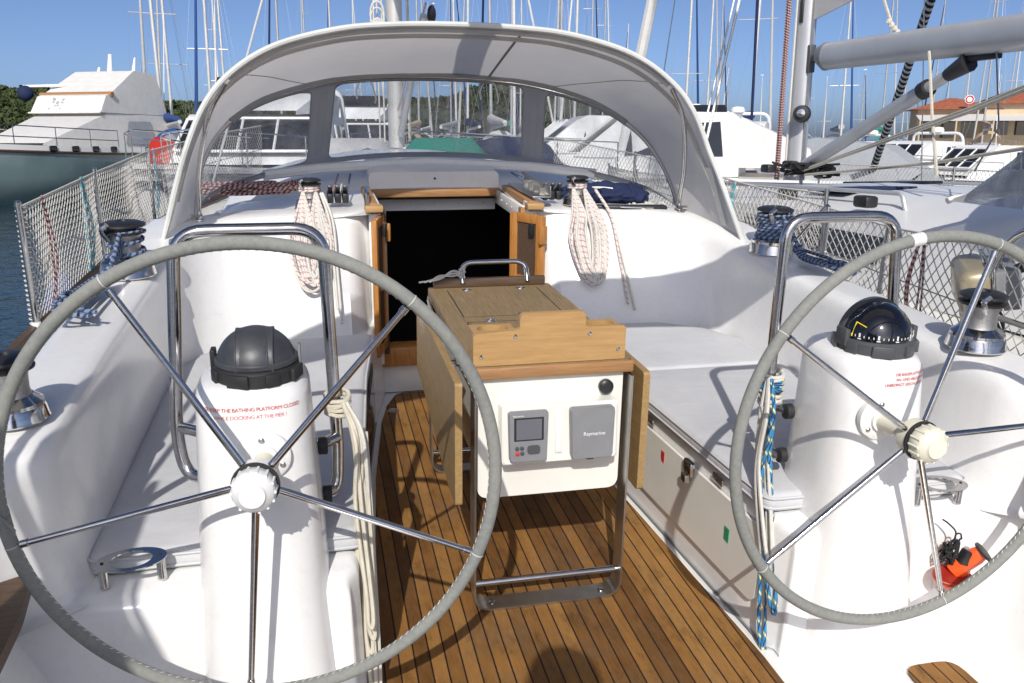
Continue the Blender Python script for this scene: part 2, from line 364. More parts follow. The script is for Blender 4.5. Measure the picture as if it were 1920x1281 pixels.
    def blob(s, c, r, sub=2, jit=0.0):
        bm = bmesh.new(); bmesh.ops.create_icosphere(bm, subdivisions=sub, radius=1.0); bm.verts.index_update()
        r = r if isinstance(r, (tuple, list, Vector)) else (r, r, r); c = Vector(c); vs = []
        for v in bm.verts:
            k = 1+jit*noise.noise(v.co*2.3+c*5)
            vs.append(c+Vector((v.co.x*r[0], v.co.y*r[1], v.co.z*r[2]))*k)
        s.add(vs, [[v.index for v in f.verts] for f in bm.faces]); bm.free(); return s
def mesh_of(name, mb, mat, base, smooth=38):
    me = bpy.data.meshes.new(name); b = Vector(base)
    me.from_pydata([tuple(v-b) for v in mb.v], [], mb.f)
    uvl = me.uv_layers.new(name='uv'); flat = [c for f in mb.uv for p in f for c in p]; uvl.data.foreach_set('uv', flat)
    me.materials.append(MT[mat] if isinstance(mat, str) else mat)
    me.validate(); bm = bmesh.new(); bm.from_mesh(me); bmesh.ops.recalc_face_normals(bm, faces=bm.faces); bm.to_mesh(me); bm.free()
    if smooth:
        me.polygons.foreach_set('use_smooth', [True]*len(me.polygons)); me.set_sharp_from_angle(angle=R_(smooth))
    return me
def thing(name, label, cat, loc=(0, 0, 0), group=None, boat=True, kind=None):
    o = bpy.data.objects.new(name, None); o.empty_display_size = 0.1; sc.collection.objects.link(o); o.location = loc
    o['label'] = label; o['category'] = cat
    if group: o['group'] = group
    if kind: o['kind'] = kind
    BASE[o.name] = Vector(loc)
    if boat: BOAT.append(o)
    return o
def part(name, mb, mat, parent, label=None, smooth=38):
    b = BASE[parent.name]; o = bpy.data.objects.new(name, mesh_of(name, mb, mat, b, smooth)); sc.collection.objects.link(o)
    o.parent = parent; BASE[o.name] = b
    if label: o['label'] = label
    return o
def parts(name, mb, mat, parent, smooth=38):
    """every separate piece of mb becomes a part of its own"""
    N = len(mb.v); fa_ = list(range(N))
    def find(i):
        while fa_[i] != i: fa_[i] = fa_[fa_[i]]; i = fa_[i]
        return i
    for f in mb.f:
        a = find(f[0])
        for k in f[1:]: fa_[find(k)] = a
    groups = {}
    for fi, f in enumerate(mb.f): groups.setdefault(find(f[0]), []).append(fi)
    for fs in groups.values():
        q = MB(); mp = {}
        for fi in fs:
            for k in mb.f[fi]:
                if k not in mp: mp[k] = len(q.v); q.v.append(mb.v[k])
            q.f.append([mp[k] for k in mb.f[fi]]); q.uv.append(mb.uv[fi])
        part(name, q, mat, parent, None, smooth)
def solo(name, mb, mat, label, cat, loc=None, group=None, boat=True, kind=None, smooth=38):
    if loc is None:
        lo = Vector([min(v[i] for v in mb.v) for i in range(3)]); hi = Vector([max(v[i] for v in mb.v) for i in range(3)])
        loc = Vector(((lo.x+hi.x)/2, (lo.y+hi.y)/2, lo.z))
    o = bpy.data.objects.new(name, mesh_of(name, mb, mat, loc, smooth)); sc.collection.objects.link(o); o.location = loc
    if label: o['label'] = label
    if cat: o['category'] = cat
    if group: o['group'] = group
    if kind: o['kind'] = kind
    BASE[o.name] = Vector(loc)
    if boat: BOAT.append(o)
    return o
def copy_tree(o, parent=None):
    c = o.copy(); sc.collection.objects.link(c)
    if parent: c.parent = parent
    for ch in o.children: copy_tree(ch, c)
    return c
def text_mb(txt, size, fn, align='LEFT', spacing=1.0):
    """letters as flat meshes; fn maps the flat (x, y) of the line to 3D"""
    cu = bpy.data.curves.new('t', 'FONT'); cu.body = txt; cu.size = size; cu.align_x = align; cu.space_character = spacing; cu.resolution_u = 3
    ob = bpy.data.objects.new('t', cu); sc.collection.objects.link(ob)
    me = bpy.data.meshes.new_from_object(ob.evaluated_get(bpy.context.evaluated_depsgraph_get()))
    mb = MB(); mb.add([fn(v.co.x, v.co.y) for v in me.vertices], [list(p.vertices) for p in me.polygons])
    bpy.data.objects.remove(ob); bpy.data.curves.remove(cu); bpy.data.meshes.remove(me); return mb
def arc(c, r, a0, a1, n, u, v): return [Vector(c)+Vector(u)*r*math.cos(a0+(a1-a0)*k/n)+Vector(v)*r*math.sin(a0+(a1-a0)*k/n) for k in range(n+1)]

# ------------------------------------------------------------------ the yacht we stand on
yacht = thing('sailing_yacht', 'white sailing yacht whose cockpit with teak sole and twin steering stations fills the foreground', 'sailing yacht')
def seat_x(y):
    pts = [(-0.7, .57), (1.87, .57), (2.7, .52), (3.2, .485), (3.8, .415), (4.2, .335)]
    for (a, b), (c, d) in zip(pts, pts[1:]):
        if y <= c: return b+(d-b)*(y-a)/(c-a)
    return pts[-1][1]
COAM = [  # seat-back foot (x, y), shoulder (x, y, z), outward direction, slope of the top: run, rise
    ((.385, 4.21), (.385, 4.225, .925), (.1, 1), .03, .012),
    ((.430, 3.99), (.440, 4.14, .925), (.25, 1), .055, .012), ((.500, 3.84), (.505, 4.11, .925), (.1, 1), .055, .012), ((.66, 3.815), (.66, 4.10, .925), (0, 1), .055, .012),
    ((.82, 3.80), (.83, 4.085, .922), (.12, 1), .055, .012), ((.98, 3.75), (1.00, 4.03, .912), (.4, .9), .06, .02), ((1.10, 3.67), (1.12, 3.92, .89), (.7, .7), .075, .03),
    ((1.175, 3.56), (1.20, 3.74, .855), (.9, .42), .07, .035), ((1.195, 3.42), (1.222, 3.53, .815), (1, .2), .05, .04), ((1.20, 3.25), (1.235, 3.32, .785), (1, .08), .035, .035),
    ((1.20, 2.95), (1.238, 2.97, .772), (1, 0), .03, .03), ((1.20, 2.6), (1.238, 2.6, .764), (1, 0), .03, .03), ((1.20, 2.2), (1.236, 2.2, .752), (1, 0), .03, .03),
    ((1.204, 1.98), (1.236, 1.98, .742), (1, 0), .03, .03), ((1.24, 1.90), (1.265, 1.90, .732), (.93, .36), .03, .03), ((1.315, 1.845), (1.328, 1.845, .71), (.9, .43), .05, .04), ((1.375, 1.78), (1.388, 1.78, .70), (1, .1), .03, .04),
    ((1.385, 1.4), (1.40, 1.4, .65), (1, 0), .03, .04), ((1.36, .7), (1.375, .7, .59), (1, 0), .03, .04), ((1.30, -.5), (1.32, -.5, .53), (1, 0), .03, .04)]
def build_yacht():
    hull_b = [(-1.1, 1.60), (-.6, 1.64), (1, 1.74), (3, 1.80), (5, 1.77), (6.5, 1.58), (8, 1.16), (9.3, .62), (10.6, .03)]
    def sheer(y): return .50+max(0, y-2)*.018
    for s in (1, -1):
        # seat back, coaming and side deck edge in one moulded sweep
        rings = []
        for (bx, by), (tx, ty, tz), (ox, oy), run, rise in COAM:
            on = Vector((ox, oy, 0)).normalized(); T = V(tx, ty, tz); B = V(bx, by, .42)
            fwd = oy > abs(ox); O = T+on*run+V(0, 0, rise); fl = .08 if fwd else max(.05, 1.44-O.x)
            pts = [B-on*.05+V(0, 0, -.03), B+V(0, 0, -.03), B.lerp(T, .40)+on*.006, T, O, O+on*fl+V(0, 0, .004), O+on*(fl+.055)+V(0, 0, -.24 if not fwd else .004)]
            rr = rounded(pts, [0, .05, .2, .05, .05, .035, 0], 5)
            rings.append([V(s*p.x, p.y, p.z) for p in rr])
        part('coaming', MB().loft(rings), 'grp', yacht, smooth=50)
        # seat with its front face
        ys = [1.92, 2.1, 2.4, 2.7, 3.0, 3.2, 3.5, 3.8]
        rings = []
        for y in ys+[4.0, 4.2]:
            x = seat_x(y)
            lim = [(1.23, 1.86), (1.25, 3.3), (1.18, 3.56), (.98, 3.76), (.5, 3.86), (.46, 4.3)]
            xo = (1.36 if y < 2.0 else 1.235) if y < 3.3 else (1.20 if y < 3.55 else (.85 if y < 3.85 else x+.10))
            rr = rounded([V(x, y, 0), V(x+.012, y, .395), V(xo, y, .398)], .035, 5)
            rings.append([V(s*p.x, p.y, p.z) for p in rr])
        # rounded aft end of the seat, falling to the helm floor
        end = []
        for k in range(5):
            a = k/4*math.pi/2; dy, dz = .05*(1-math.sin(a)), .05*(1-math.cos(a))
            end.append((1.81+.05*(1-math.cos(a)) if False else 1.92-.05*math.sin(a), .05*(1-math.cos(a))))
        er = []
        for yy, dz in end[1:]:
            x = seat_x(1.92); rr = rounded([V(x+.02, yy, 0), V(x+.032, yy, .395-dz), V(1.385, yy, .398-dz)], .035, 5); er.append([V(s*p.x, p.y, p.z) for p in rr])
        x = seat_x(1.92); rr = rounded([V(x+.02, 1.865, -.05), V(x+.03, 1.86, -.02), V(1.385, 1.865, -.02)], .01, 5); er.append([V(s*p.x, p.y, p.z) for p in rr])
        part('seat', MB().loft(er[::-1]+rings), 'grp', yacht, smooth=50)
        # helm recess wall below the coaming
        rings = []
        for y, xt, xb in ((1.90, 1.378, 1.20), (1.78, 1.378, 1.20), (1.4, 1.388, 1.20), (.7, 1.362, 1.17), (-.5, 1.30, 1.10)):
            rr = rounded([V(.9, y, -.003), V(xb, y, -.002), V(xt-.005, y, .40), V(xt+.002, y, .425)], .07, 5); rings.append([V(s*p.x, p.y, p.z) for p in rr])
        part('recess_wall', MB().loft(rings), 'grp', yacht, smooth=50)
        # side deck
        out = [V(s*(b-.02), y, sheer(y)) for y, b in hull_b]; inn = [V(s*max(.0, min(1.38, b-.25)), y, sheer(y)+.015) for y, b in hull_b]
        part('side_deck', MB().loft([[a, b] for a, b in zip(inn, out)]), 'grp2', yacht)
        # topside and toe rail
        rings = [[V(s*b, y, sheer(y)+.02), V(s*(b-.02), y, .2), V(s*(b*.9-.05), y, -.35), V(s*b*.7, y, -.9)] for y, b in hull_b]
        part('topside', MB().loft(rings), 'hull_white', yacht)
        part('toe_rail', MB().tube([V(s*(b-.03), y, sheer(y)+.035) for y, b in hull_b], .022, 6), 'dark_teak', yacht)
        part('rubbing_strake', MB().tube([V(s*(b+.005), y, sheer(y)-.08) for y, b in hull_b], .028, 6), 'dull_steel', yacht)
        # teak helmsman's seat at the quarter
        part('helm_seat', MB().prism(loop_rounded([V(s*1.285, 1.86, .475), V(s*1.39, 1.80, .475), V(s*1.39, .9, .475), V(s*1.24, .9, .475), V(s*1.262, 1.70, .475)], .03, 3), (0, 0, .03)), 'dark_teak', yacht)
        # teak patch on the helm floor
        part('helm_teak', MB().prism(loop_rounded([V(s*.895, 1.75, .0), V(s*1.06, 1.75, .0), V(s*1.06, .2, .0), V(s*.895, .2, .0)], .05, 4), (0, 0, .006)), 'teak', yacht)
    # floor: white moulding with inlaid teak
    part('cockpit_floor', MB().box((0, 1.7, -.03), (2.3, 5.4, .05)), 'grp', yacht)
    ys = [-.5, 1.0, 1.87, 2.3, 2.7, 3.0, 3.2, 3.5, 3.8, 4.0]
    lp = [V(seat_x(y)-.03, y, 0) for y in ys]+[V(.29, 4.15, 0), V(.25, 4.18, 0)]
    lp = lp+[V(-p.x, p.y, 0) for p in lp[::-1]]
    part('teak_sole', MB().prism(lp, (0, 0, .005)), 'teak', yacht)
    # small fallen leaves and specks are kept inside the sole's own scale: a few crumbs
    # after end of the companionway: lower bulkhead, jambs, sill
    m = MB(); m.box((.02, 4.235, .075), (.86, .07, .15), bev=.006)
    part('bridge_deck', m, 'grp', yacht)
    part('threshold', MB().box((.02, 4.22, .20), (.80, .12, .10), bev=.01), 'varnished_teak', yacht)
    part('threshold_plate', MB().box((.02, 4.195, .2535), (.16, .03, .004)), 'steel', yacht)
    for s in (1, -1):
        part('jamb', MB().box((.02+s*.385, 4.19, .57), (.055, .085, .80), bev=.006), 'grp', yacht)
        part('door_post', MB().box((.02+s*.345, 4.185, .58), (.03, .06, .72), bev=.004), 'dark_teak' if s < 0 else 'brown_teak', yacht)
    # doors folded open
    def door(cx, cy, rot, mat):
        rz = Matrix.Rotation(rot, 4, 'Z'); d = MB(); c = V(cx, cy, .59)
        for dx in (-.085, .085): d.box(c+rz @ V(dx, 0, 0), (.045, .026, .66), rot=rz, bev=.004)
        for dz in (-.31, .0, .31): d.box(c+rz @ V(0, 0, dz), (.125, .022, .045), rot=rz, bev=.003)
        o = part('door_leaf', d, mat, yacht)
        part('recessed_panel', MB().box(c, (.14, .008, .60), rot=rz), 'dark_teak', o)
        e = MB(); e.box(c+rz @ V(.108, -.01, .24), (.02, .05, .09), rot=rz, bev=.008); part('finger_pull', e, 'varnished_teak', o)
        h = MB().box(c+rz @ V(.04, -.02, .26), (.03, .012, .06), rot=rz, bev=.003); part('latch', h, 'black', o)
    door(.372, 4.10, R_(-55), 'varnished_teak'); door(-.352, 4.09, R_(74), 'varnished_teak')
    # dark cabin behind the opening
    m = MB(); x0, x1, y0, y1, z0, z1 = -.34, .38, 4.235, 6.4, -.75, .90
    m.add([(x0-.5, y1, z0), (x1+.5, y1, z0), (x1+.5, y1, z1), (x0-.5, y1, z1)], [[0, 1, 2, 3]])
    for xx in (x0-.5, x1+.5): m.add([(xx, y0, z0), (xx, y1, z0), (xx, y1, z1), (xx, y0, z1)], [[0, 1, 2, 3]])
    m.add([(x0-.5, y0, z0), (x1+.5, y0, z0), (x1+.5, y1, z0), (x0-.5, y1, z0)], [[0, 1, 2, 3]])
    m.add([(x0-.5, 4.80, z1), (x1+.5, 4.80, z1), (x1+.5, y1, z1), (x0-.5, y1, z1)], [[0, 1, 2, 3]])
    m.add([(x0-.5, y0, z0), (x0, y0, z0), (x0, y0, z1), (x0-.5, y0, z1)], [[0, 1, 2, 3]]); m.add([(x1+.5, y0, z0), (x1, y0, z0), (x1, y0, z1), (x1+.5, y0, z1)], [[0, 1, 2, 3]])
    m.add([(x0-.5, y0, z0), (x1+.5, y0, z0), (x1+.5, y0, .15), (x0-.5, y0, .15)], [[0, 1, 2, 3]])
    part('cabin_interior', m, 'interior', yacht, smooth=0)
    part('fire_blanket_case', MB().box((.372, 4.30, .50), (.03, .05, .30), bev=.008), 'red', yacht)
    # coachroof, left open for the sliding hatch
    hw = [(4.10, 1.16), (4.35, 1.20), (4.80, 1.20), (5.3, 1.14), (6.0, 1.0), (7.0, .78), (8.0, .5), (8.8, .25)]
    cz = [(4.10, .942), (4.35, .948), (4.86, .962), (5.0, 1.0), (5.3, 1.06), (6.0, 1.06), (7.0, 1.0), (8.0, .86), (8.8, .68)]
    cols = [-1, -.985, -.93, -.75, -.5, -.3, 0, .3, .5, .75, .93, .985, 1]
    def roof_pt(y, q, xo=None):
        import bisect
        def ip(tb): 
            for (a, b), (c, d) in zip(tb, tb[1:]):
                if y <= c: return b+(d-b)*(y-a)/(c-a)
            return tb[-1][1]
        h, z = ip(hw), ip(cz); x = q*h if xo is None else xo; q = x/h
        return V(x, y, z-.10*q*q-(.35 if abs(q) > .999 else (.09 if abs(q) > .98 else (.02 if abs(q) > .92 else 0))))
    m = MB(); yl = [4.10, 4.2, 4.35, 4.6, 4.86]
    for s in (1, -1):
        edge = .02+s*.36
        m.loft([[roof_pt(y, 0, edge)]+[roof_pt(y, s*q) for q in (.42, .5, .6, .75, .86, .93, .97, .985, 1)] for y in yl])
    m.loft([[roof_pt(y, q) for q in cols] for y in (4.86, 4.95, 5.1, 5.3, 5.6, 6.0, 6.5, 7, 7.5, 8, 8.4, 8.8)])
    roof = part('coachroof', m, 'grp', yacht, smooth=50)
    # inner lip round the hatch opening, garage, hatch edge
    m = MB()
    for s in (1, -1): m.box((.02+s*.352, 4.54, .905), (.016, .70, .075), bev=.002)
    m.box((.02, 4.90, .865), (.70, .016, .075)); part('hatch_lip', m, 'plastic_white', yacht)
    m = MB()
    for k in range(5): m.lathe([(.004, 0), (.004, .003), (0, .003)], (-.26+k*.14, 4.891, .865), (0, -1, 0), 8)
    for k in range(4): m.lathe([(.004, 0), (.004, .003), (0, .003)], (.364, 4.30+k*.13, .905), (-1, 0, 0), 8)
    parts('screw', m, 'dull_steel', yacht)
    g = MB(); lp = loop_rounded([V(-.345, 4.865, .95), V(.385, 4.865, .95), V(.385, 4.865, 1.045), V(-.345, 4.865, 1.045)], [.005, .005, .035, .035], 5)
    g.prism(lp, (0, .45, .06)); garage = part('hatch_garage', g, 'grp', yacht)
    part('hatch_trim', MB().box((.02, 4.845, .932), (.74, .05, .044), bev=.008), 'brown_teak', yacht)
    for s in (1, -1):
        part('hatch_runner', MB().box((.02+s*.39, 4.47, .960), (.045, .66, .035), bev=.006), 'brown_teak', yacht)
        part('runner_end', MB().box((.02+s*.39, 4.12, .957), (.085, .07, .03), bev=.006), 'pale_teak', yacht)
    part('hatch_handle', MB().tube(rounded([V(-.40, 4.12, .97), V(-.40, 4.16, 1.015), V(-.39, 4.33, 1.03), V(-.385, 4.36, .99)], .02, 4), .012, 8), 'steel', yacht)
    m = MB(); m.box((.45, 4.42, .995), (.09, .56, .008), bev=.002); m.box((.495, 4.42, 1.02), (.006, .56, .055), bev=.002)
    for k in range(4): m.box((.48, 4.24+k*.11, 1.012), (.035, .016, .035))
    part('cockpit_light_bracket', m, 'dull_steel', yacht)
    m = MB(); m.tube([V(-.9, 4.86, 1.035), V(-.6, 5.0, 1.055), V(0, 5.08, 1.08), V(.6, 5.0, 1.055), V(.95, 4.83, 1.03)], .028, 8); part('hood_coaming', m, 'grp', yacht)
    for x, y, z in ((-.47, 4.67, 1.02), (-.40, 4.69, 1.03), (.44, 4.69, 1.03), (.02, 4.68, 1.04)):
        pass
    m = MB()
    for x, z in ((.02, 1.008),): m.lathe([(.007, 0), (.007, .004), (0, .004)], (x, 4.864, z), (0, -1, 0), 8)
    parts('press_stud', m, 'black', yacht)
    # opening port in the port seat front; locker lid and catch to starboard
    def seat_face(s, y, z, off=.004): return V(s*(seat_x(y)+.012*z/.395-off), y, z)
    lp = loop_rounded([seat_face(-1, 2.95, .10), seat_face(-1, 3.72, .10), seat_face(-1, 3.72, .34), seat_face(-1, 2.95, .34)], .06, 5)
    fr = part('seat_port_window', MB().prism(lp, (.008, 0, 0)), 'black', yacht)
    lp = loop_rounded([seat_face(-1, 3.0, .13, .013), seat_face(-1, 3.66, .13, .013), seat_face(-1, 3.66, .31, .013), seat_face(-1, 3.0, .31, .013)], .045, 5)
    part('pane', MB().prism(lp, (.003, 0, 0)), 'dark_glass', fr)
    m = MB()
    lp = loop_rounded([seat_face(1, 1.98, .10), seat_face(1, 2.92, .10), seat_face(1, 2.92, .34), seat_face(1, 1.98, .34)], .04, 4)
    part('locker_lid', MB().prism(lp, (-.010, 0, 0)), 'grp2', yacht)
    lp = loop_rounded([seat_face(1, 3.0, .06), seat_face(1, 3.72, .06), seat_face(1, 3.72, .35), seat_face(1, 3.0, .35)], .04, 4)
    part('locker_lid', MB().prism(lp, (-.010, 0, 0)), 'grp2', yacht)
    m = MB(); m.box(seat_face(1, 2.42, .335, .02), (.02, .06, .05), bev=.006); m.box(seat_face(1, 2.42, .30, .03), (.02, .035, .03), bev=.004); part('locker_latch', m, 'steel', yacht)
    part('red_label', MB().box(seat_face(1, 2.62, .285, .0155), (.002, .028, .04)), 'red', yacht)
    part('green_label', MB().box(seat_face(1, 2.16, .23, .0155), (.002, .03, .045)), 'green_ink', yacht)
    for s in (1, -1):      # drain and hinge fittings, seam of the moulded liner
        m = MB()
        for y in (2.25, 2.75): m.box(seat_face(s, y, .372, .012), (.008, .07, .022), bev=.003)
        parts('lid_hinge', m, 'dull_steel', yacht)
        part('drain', MB().lathe([(.028, 0), (.028, .003), (.02, .004), (.018, .001), (0, .001)], (s*(seat_x(3.9)-.075), 3.93, .0052), (0, 0, 1), 18), 'dull_steel', yacht)
    part('liner_seam', MB().tube([V(-seat_x(y)+.004, y, .004) for y in (1.9, 2.4, 2.7, 3.0, 3.2, 3.5, 3.8)], .0035, 5), 'hood_grey', yacht); part('liner_seam', MB().tube([V(seat_x(y)-.004, y, .004) for y in (1.9, 2.4, 2.7, 3.0, 3.2, 3.5, 3.8)], .0035, 5), 'hood_grey', yacht)
    # cleats on the starboard coaming and side deck
    for y in (3.18, ):
        c = V(1.36, 3.42, .865); m = MB(); m.tube(spline([c+V(-.02, -.07, .025), c+V(0, 0, .03), c+V(.02, .07, .025)], 5), .010, 8)
        m.tube([c+V(0, -.02, 0), c+V(0, -.02, .03)], .010, 8); m.tube([c+V(0, .02, 0), c+V(0, .02, .03)], .010, 8); part('cleat', m, 'plastic_white', yacht)
build_yacht()

# ------------------------------------------------------------------ steering gear
WHEELS = [(-1, .7831, 1.7063, .7504, 2.49, 4.17, 121), (1, .7824, 1.7007, .727, 1.87, 3.35, 72)]
def build_wheel(s, a, y, z, tau, om, ph, label):
    om = R_(om)*s; ta = R_(tau); c = V(s*a, y, z)
    u = V(math.cos(om), math.sin(om), 0); wv = V(-math.sin(om), math.cos(om), 0); v = wv*math.sin(ta)+V(0, 0, math.cos(ta)); n = u.cross(v)   # n points aft? u x v
    n = n if n.y < 0 else -n
    t = thing('yacht_helm', label, 'steering wheel', c, 'twin steering wheels')
    N = 120; rim = part('rim', MB().tube([c+(u*math.cos(2*math.pi*k/N)+v*math.sin(2*math.pi*k/N))*.5 for k in range(N)], .0142, 12, closed=True), 'suede', t)
    st = MB(); se = MB()
    for k in range(N*3):      # seam stitched round the inside of the covering
        if k % 2: continue
        a0, a1 = 2*math.pi*k/(N*3), 2*math.pi*(k+.9)/(N*3); rr = .5-.0138
        st.tube([c+(u*math.cos(q)+v*math.sin(q))*rr+n*.003*(1 if q == a0 else -1) for q in (a0, a1)], .0011, 4, caps=False)
    part('stitching', st, 'hood_trim', rim)
    for k in range(5):
        a1 = R_(ph+72*k); d = u*math.cos(a1)+v*math.sin(a1)
        part('spoke', MB().tube([c+d*.03, c+d*.25, c+d*.482], [.0085, .0078, .0065], 12), 'steel', t)
        q = MB().tube([c+d*.468, c+d*.482], .0085, 12); part('spoke_ferrule', q, 'steel', t)
        dd = -u*math.sin(a1)+v*math.cos(a1); se.tube([c+d*.5+(-dd*.0009), c+d*.5+dd*.0009], .0149, 14)
    parts('cover_seam', se, 'hood_trim', rim)
    hub = part('hub', MB().lathe([(.046, -.02), (.048, .0), (.048, .012), (.036, .016), (.036, .02)], c, n, 28), 'plastic_cream' if s > 0 else 'plastic_white', t)
    part('hub_ring', MB().lathe([(.050, .012), (.050, .017), (.040, .018)], c, n, 28), 'rubber', hub)
    prof = [(.041, .018), (.044, .022), (.044, .05), (.040, .058), (.030, .064), (.027, .068), (.026, .071), (0, .072)]
    cap = MB().lathe(prof, c, n, 36)
    for k in range(14):
        aa = 2*math.pi*k/14; dd = u*math.cos(aa)+v*math.sin(aa); cap.tube([c+dd*.0435+n*.022, c+dd*.0435+n*.054], .0035, 6)
    part('hub_knob', cap, 'plastic_cream' if s > 0 else 'plastic_white', hub)
    # shaft and its flange on the pedestal
    part('shaft', MB().lathe([(.022, -.16), (.022, -.02)], c, n, 16), 'plastic_cream', hub)
    if s > 0:
        a0 = R_(99); m = MB()
        for k in range(6):
            aa = a0+(k-2.5)*.011; m.tube([c+(u*math.cos(aa-.005)+v*math.sin(aa-.005))*.5, c+(u*math.cos(aa+.005)+v*math.sin(aa+.005))*.5], .0156, 12)
        part('king_spoke_tape', m, 'plastic_white', rim)
    else:
        m = MB(); aa0 = R_(184)
        for k in range(7): aa = aa0+k*.012; m.tube([c+(u*math.cos(aa)+v*math.sin(aa))*.5-(-u*math.sin(aa)+v*math.cos(aa))*.0025, c+(u*math.cos(aa)+v*math.sin(aa))*.5+(-u*math.sin(aa)+v*math.cos(aa))*.0025], .0155, 10)
        e = c+(u*math.cos(aa0)+v*math.sin(aa0))*.5+n*.016; m.tube(spline([e, e+V(.018, -.005, -.02), e+V(.03, -.01, -.035)], 4), .003, 6)
        part('king_spoke_cord', m, 'suede', rim)
    return c, n, u, v
WC = {}
WC[-1] = build_wheel(*WHEELS[0], 'large grey covered steering wheel with white hub, in front of the capped compass')
WC[1] = build_wheel(*WHEELS[1], 'grey covered steering wheel with cream hub, in front of the glass compass')

def ped_ring(cx, z, hw, yf, yb, n=48, e=3.2):
    out = []
    for k in range(n):
        a = 2*math.pi*k/n; ca, sa = math.cos(a), math.sin(a)
        out.append(V(cx+hw*math.copysign(abs(ca)**(2/e), ca), (yf+yb)/2+(yb-yf)/2*math.copysign(abs(sa)**(2/e), sa), z))
    return out
def ped_front(cx, x, z):
    t = min(1, max(0, (z-.0)/.84)); hw = .172+(.128-.172)*t; yf = 1.775+(1.855-1.775)*t; yb = 2.16
    q = min(.999, abs(x-cx)/hw); return (yf+yb)/2-(yb-yf)/2*(1-q**3.2)**(1/3.2)
def build_pedestal(s, label):
    dz = .02 if s < 0 else 0; cx = -.797 if s < 0 else .815; t = thing('steering_pedestal', label, 'steering pedestal', (cx, 2.0, 0), 'twin steering pedestals')
    rings = [ped_ring(cx, -.01, .172, 1.775, 2.16)]
    for k in range(1, 9):
        q = k/8; rings.append(ped_ring(cx, (.84+dz)*q, .172+(.128-.172)*q, 1.775+.08*q, 2.16))
    for q, ins in ((.855, .004), (.868, .014), (.876, .032), (.879, .06)):
        rings.append(ped_ring(cx, q+dz, .128-ins, 1.855+ins, 2.16-ins, e=3.0))
    b = MB().loft(rings, closed=True, caps=True); body = part('body', b, 'grp', t, smooth=50)
    c, n, u, v = WC[s]
    yf = ped_front(cx, cx, c.z); fx = c.x-n.x*.13; f0 = V(fx, ped_front(cx, fx, c.z)+.008, c.z-.004)
    part('shaft_flange', MB().lathe([(.058, 0), (.058, .016), (.054, .019), (.03, .02), (.03, .03)], f0, (0, -1, .03), 32), 'plastic_white', t)
    m = MB()
    for aa in (95, 215, -25): m.lathe([(.0065, 0), (.0065, .004), (.004, .006), (0, .006)], f0+V(.043*math.cos(R_(aa)), -.019, .043*math.sin(R_(aa))), (0, -1, 0), 10)
    parts('flange_screw', m, 'dull_steel', t)
    if s < 0:
        lines = [('PLEASE KEEP THE BATHING PLATFORM CLOSED', -.112, .852, .0120, .92), ('WHILE DOCKING AT THE PIER !', -.080, .834, .0120, .92)]
    else:
        lines = [('DIE BADEPLATTFORM IST', .000, .834, .0108, .90), ('AN- UND ABLEGEMAN\u00d6VER', .001, .8205, .0108, .90), ('UNBEDINGT GESCHLOSSEN ZU', -.030, .807, .0108, .90)]
    mb = MB()
    for txt, x0, z0, size, sp in lines:
        tab = [(0.0, cx+x0, ped_front(cx, cx+x0, z0))]; st = .0004      # the rounded face, by distance along it
        while tab[-1][0] < .3:
            l0, xx, yy = tab[-1]
            if xx+st < cx+.1265: y2 = ped_front(cx, xx+st, z0); tab.append((l0+math.hypot(st, y2-yy), xx+st, y2))
            else: tab.append((l0+.001, xx, yy+.001))
        def fn(px, py):
            lo, hi = 0, len(tab)-1
            while hi-lo > 1:
                md = (lo+hi)//2
                if tab[md][0] <= px: lo = md
                else: hi = md
            f = (px-tab[lo][0])/max(1e-9, tab[hi][0]-tab[lo][0]); x = tab[lo][1]+(tab[hi][1]-tab[lo][1])*f; y = tab[lo][2]+(tab[hi][2]-tab[lo][2])*f
            return V(x, y-.0022+.095*py, z0+py)
        q = text_mb(txt, size, fn, spacing=sp); mb.add(q.v, q.f)
    part('warning_text', mb, 'red', body, smooth=0)
build_pedestal(-1, 'white fibreglass pedestal with red English warning about the bathing platform, behind the left wheel')
build_pedestal(1, 'white fibreglass pedestal with red German warning about the bathing platform, behind the right wheel')

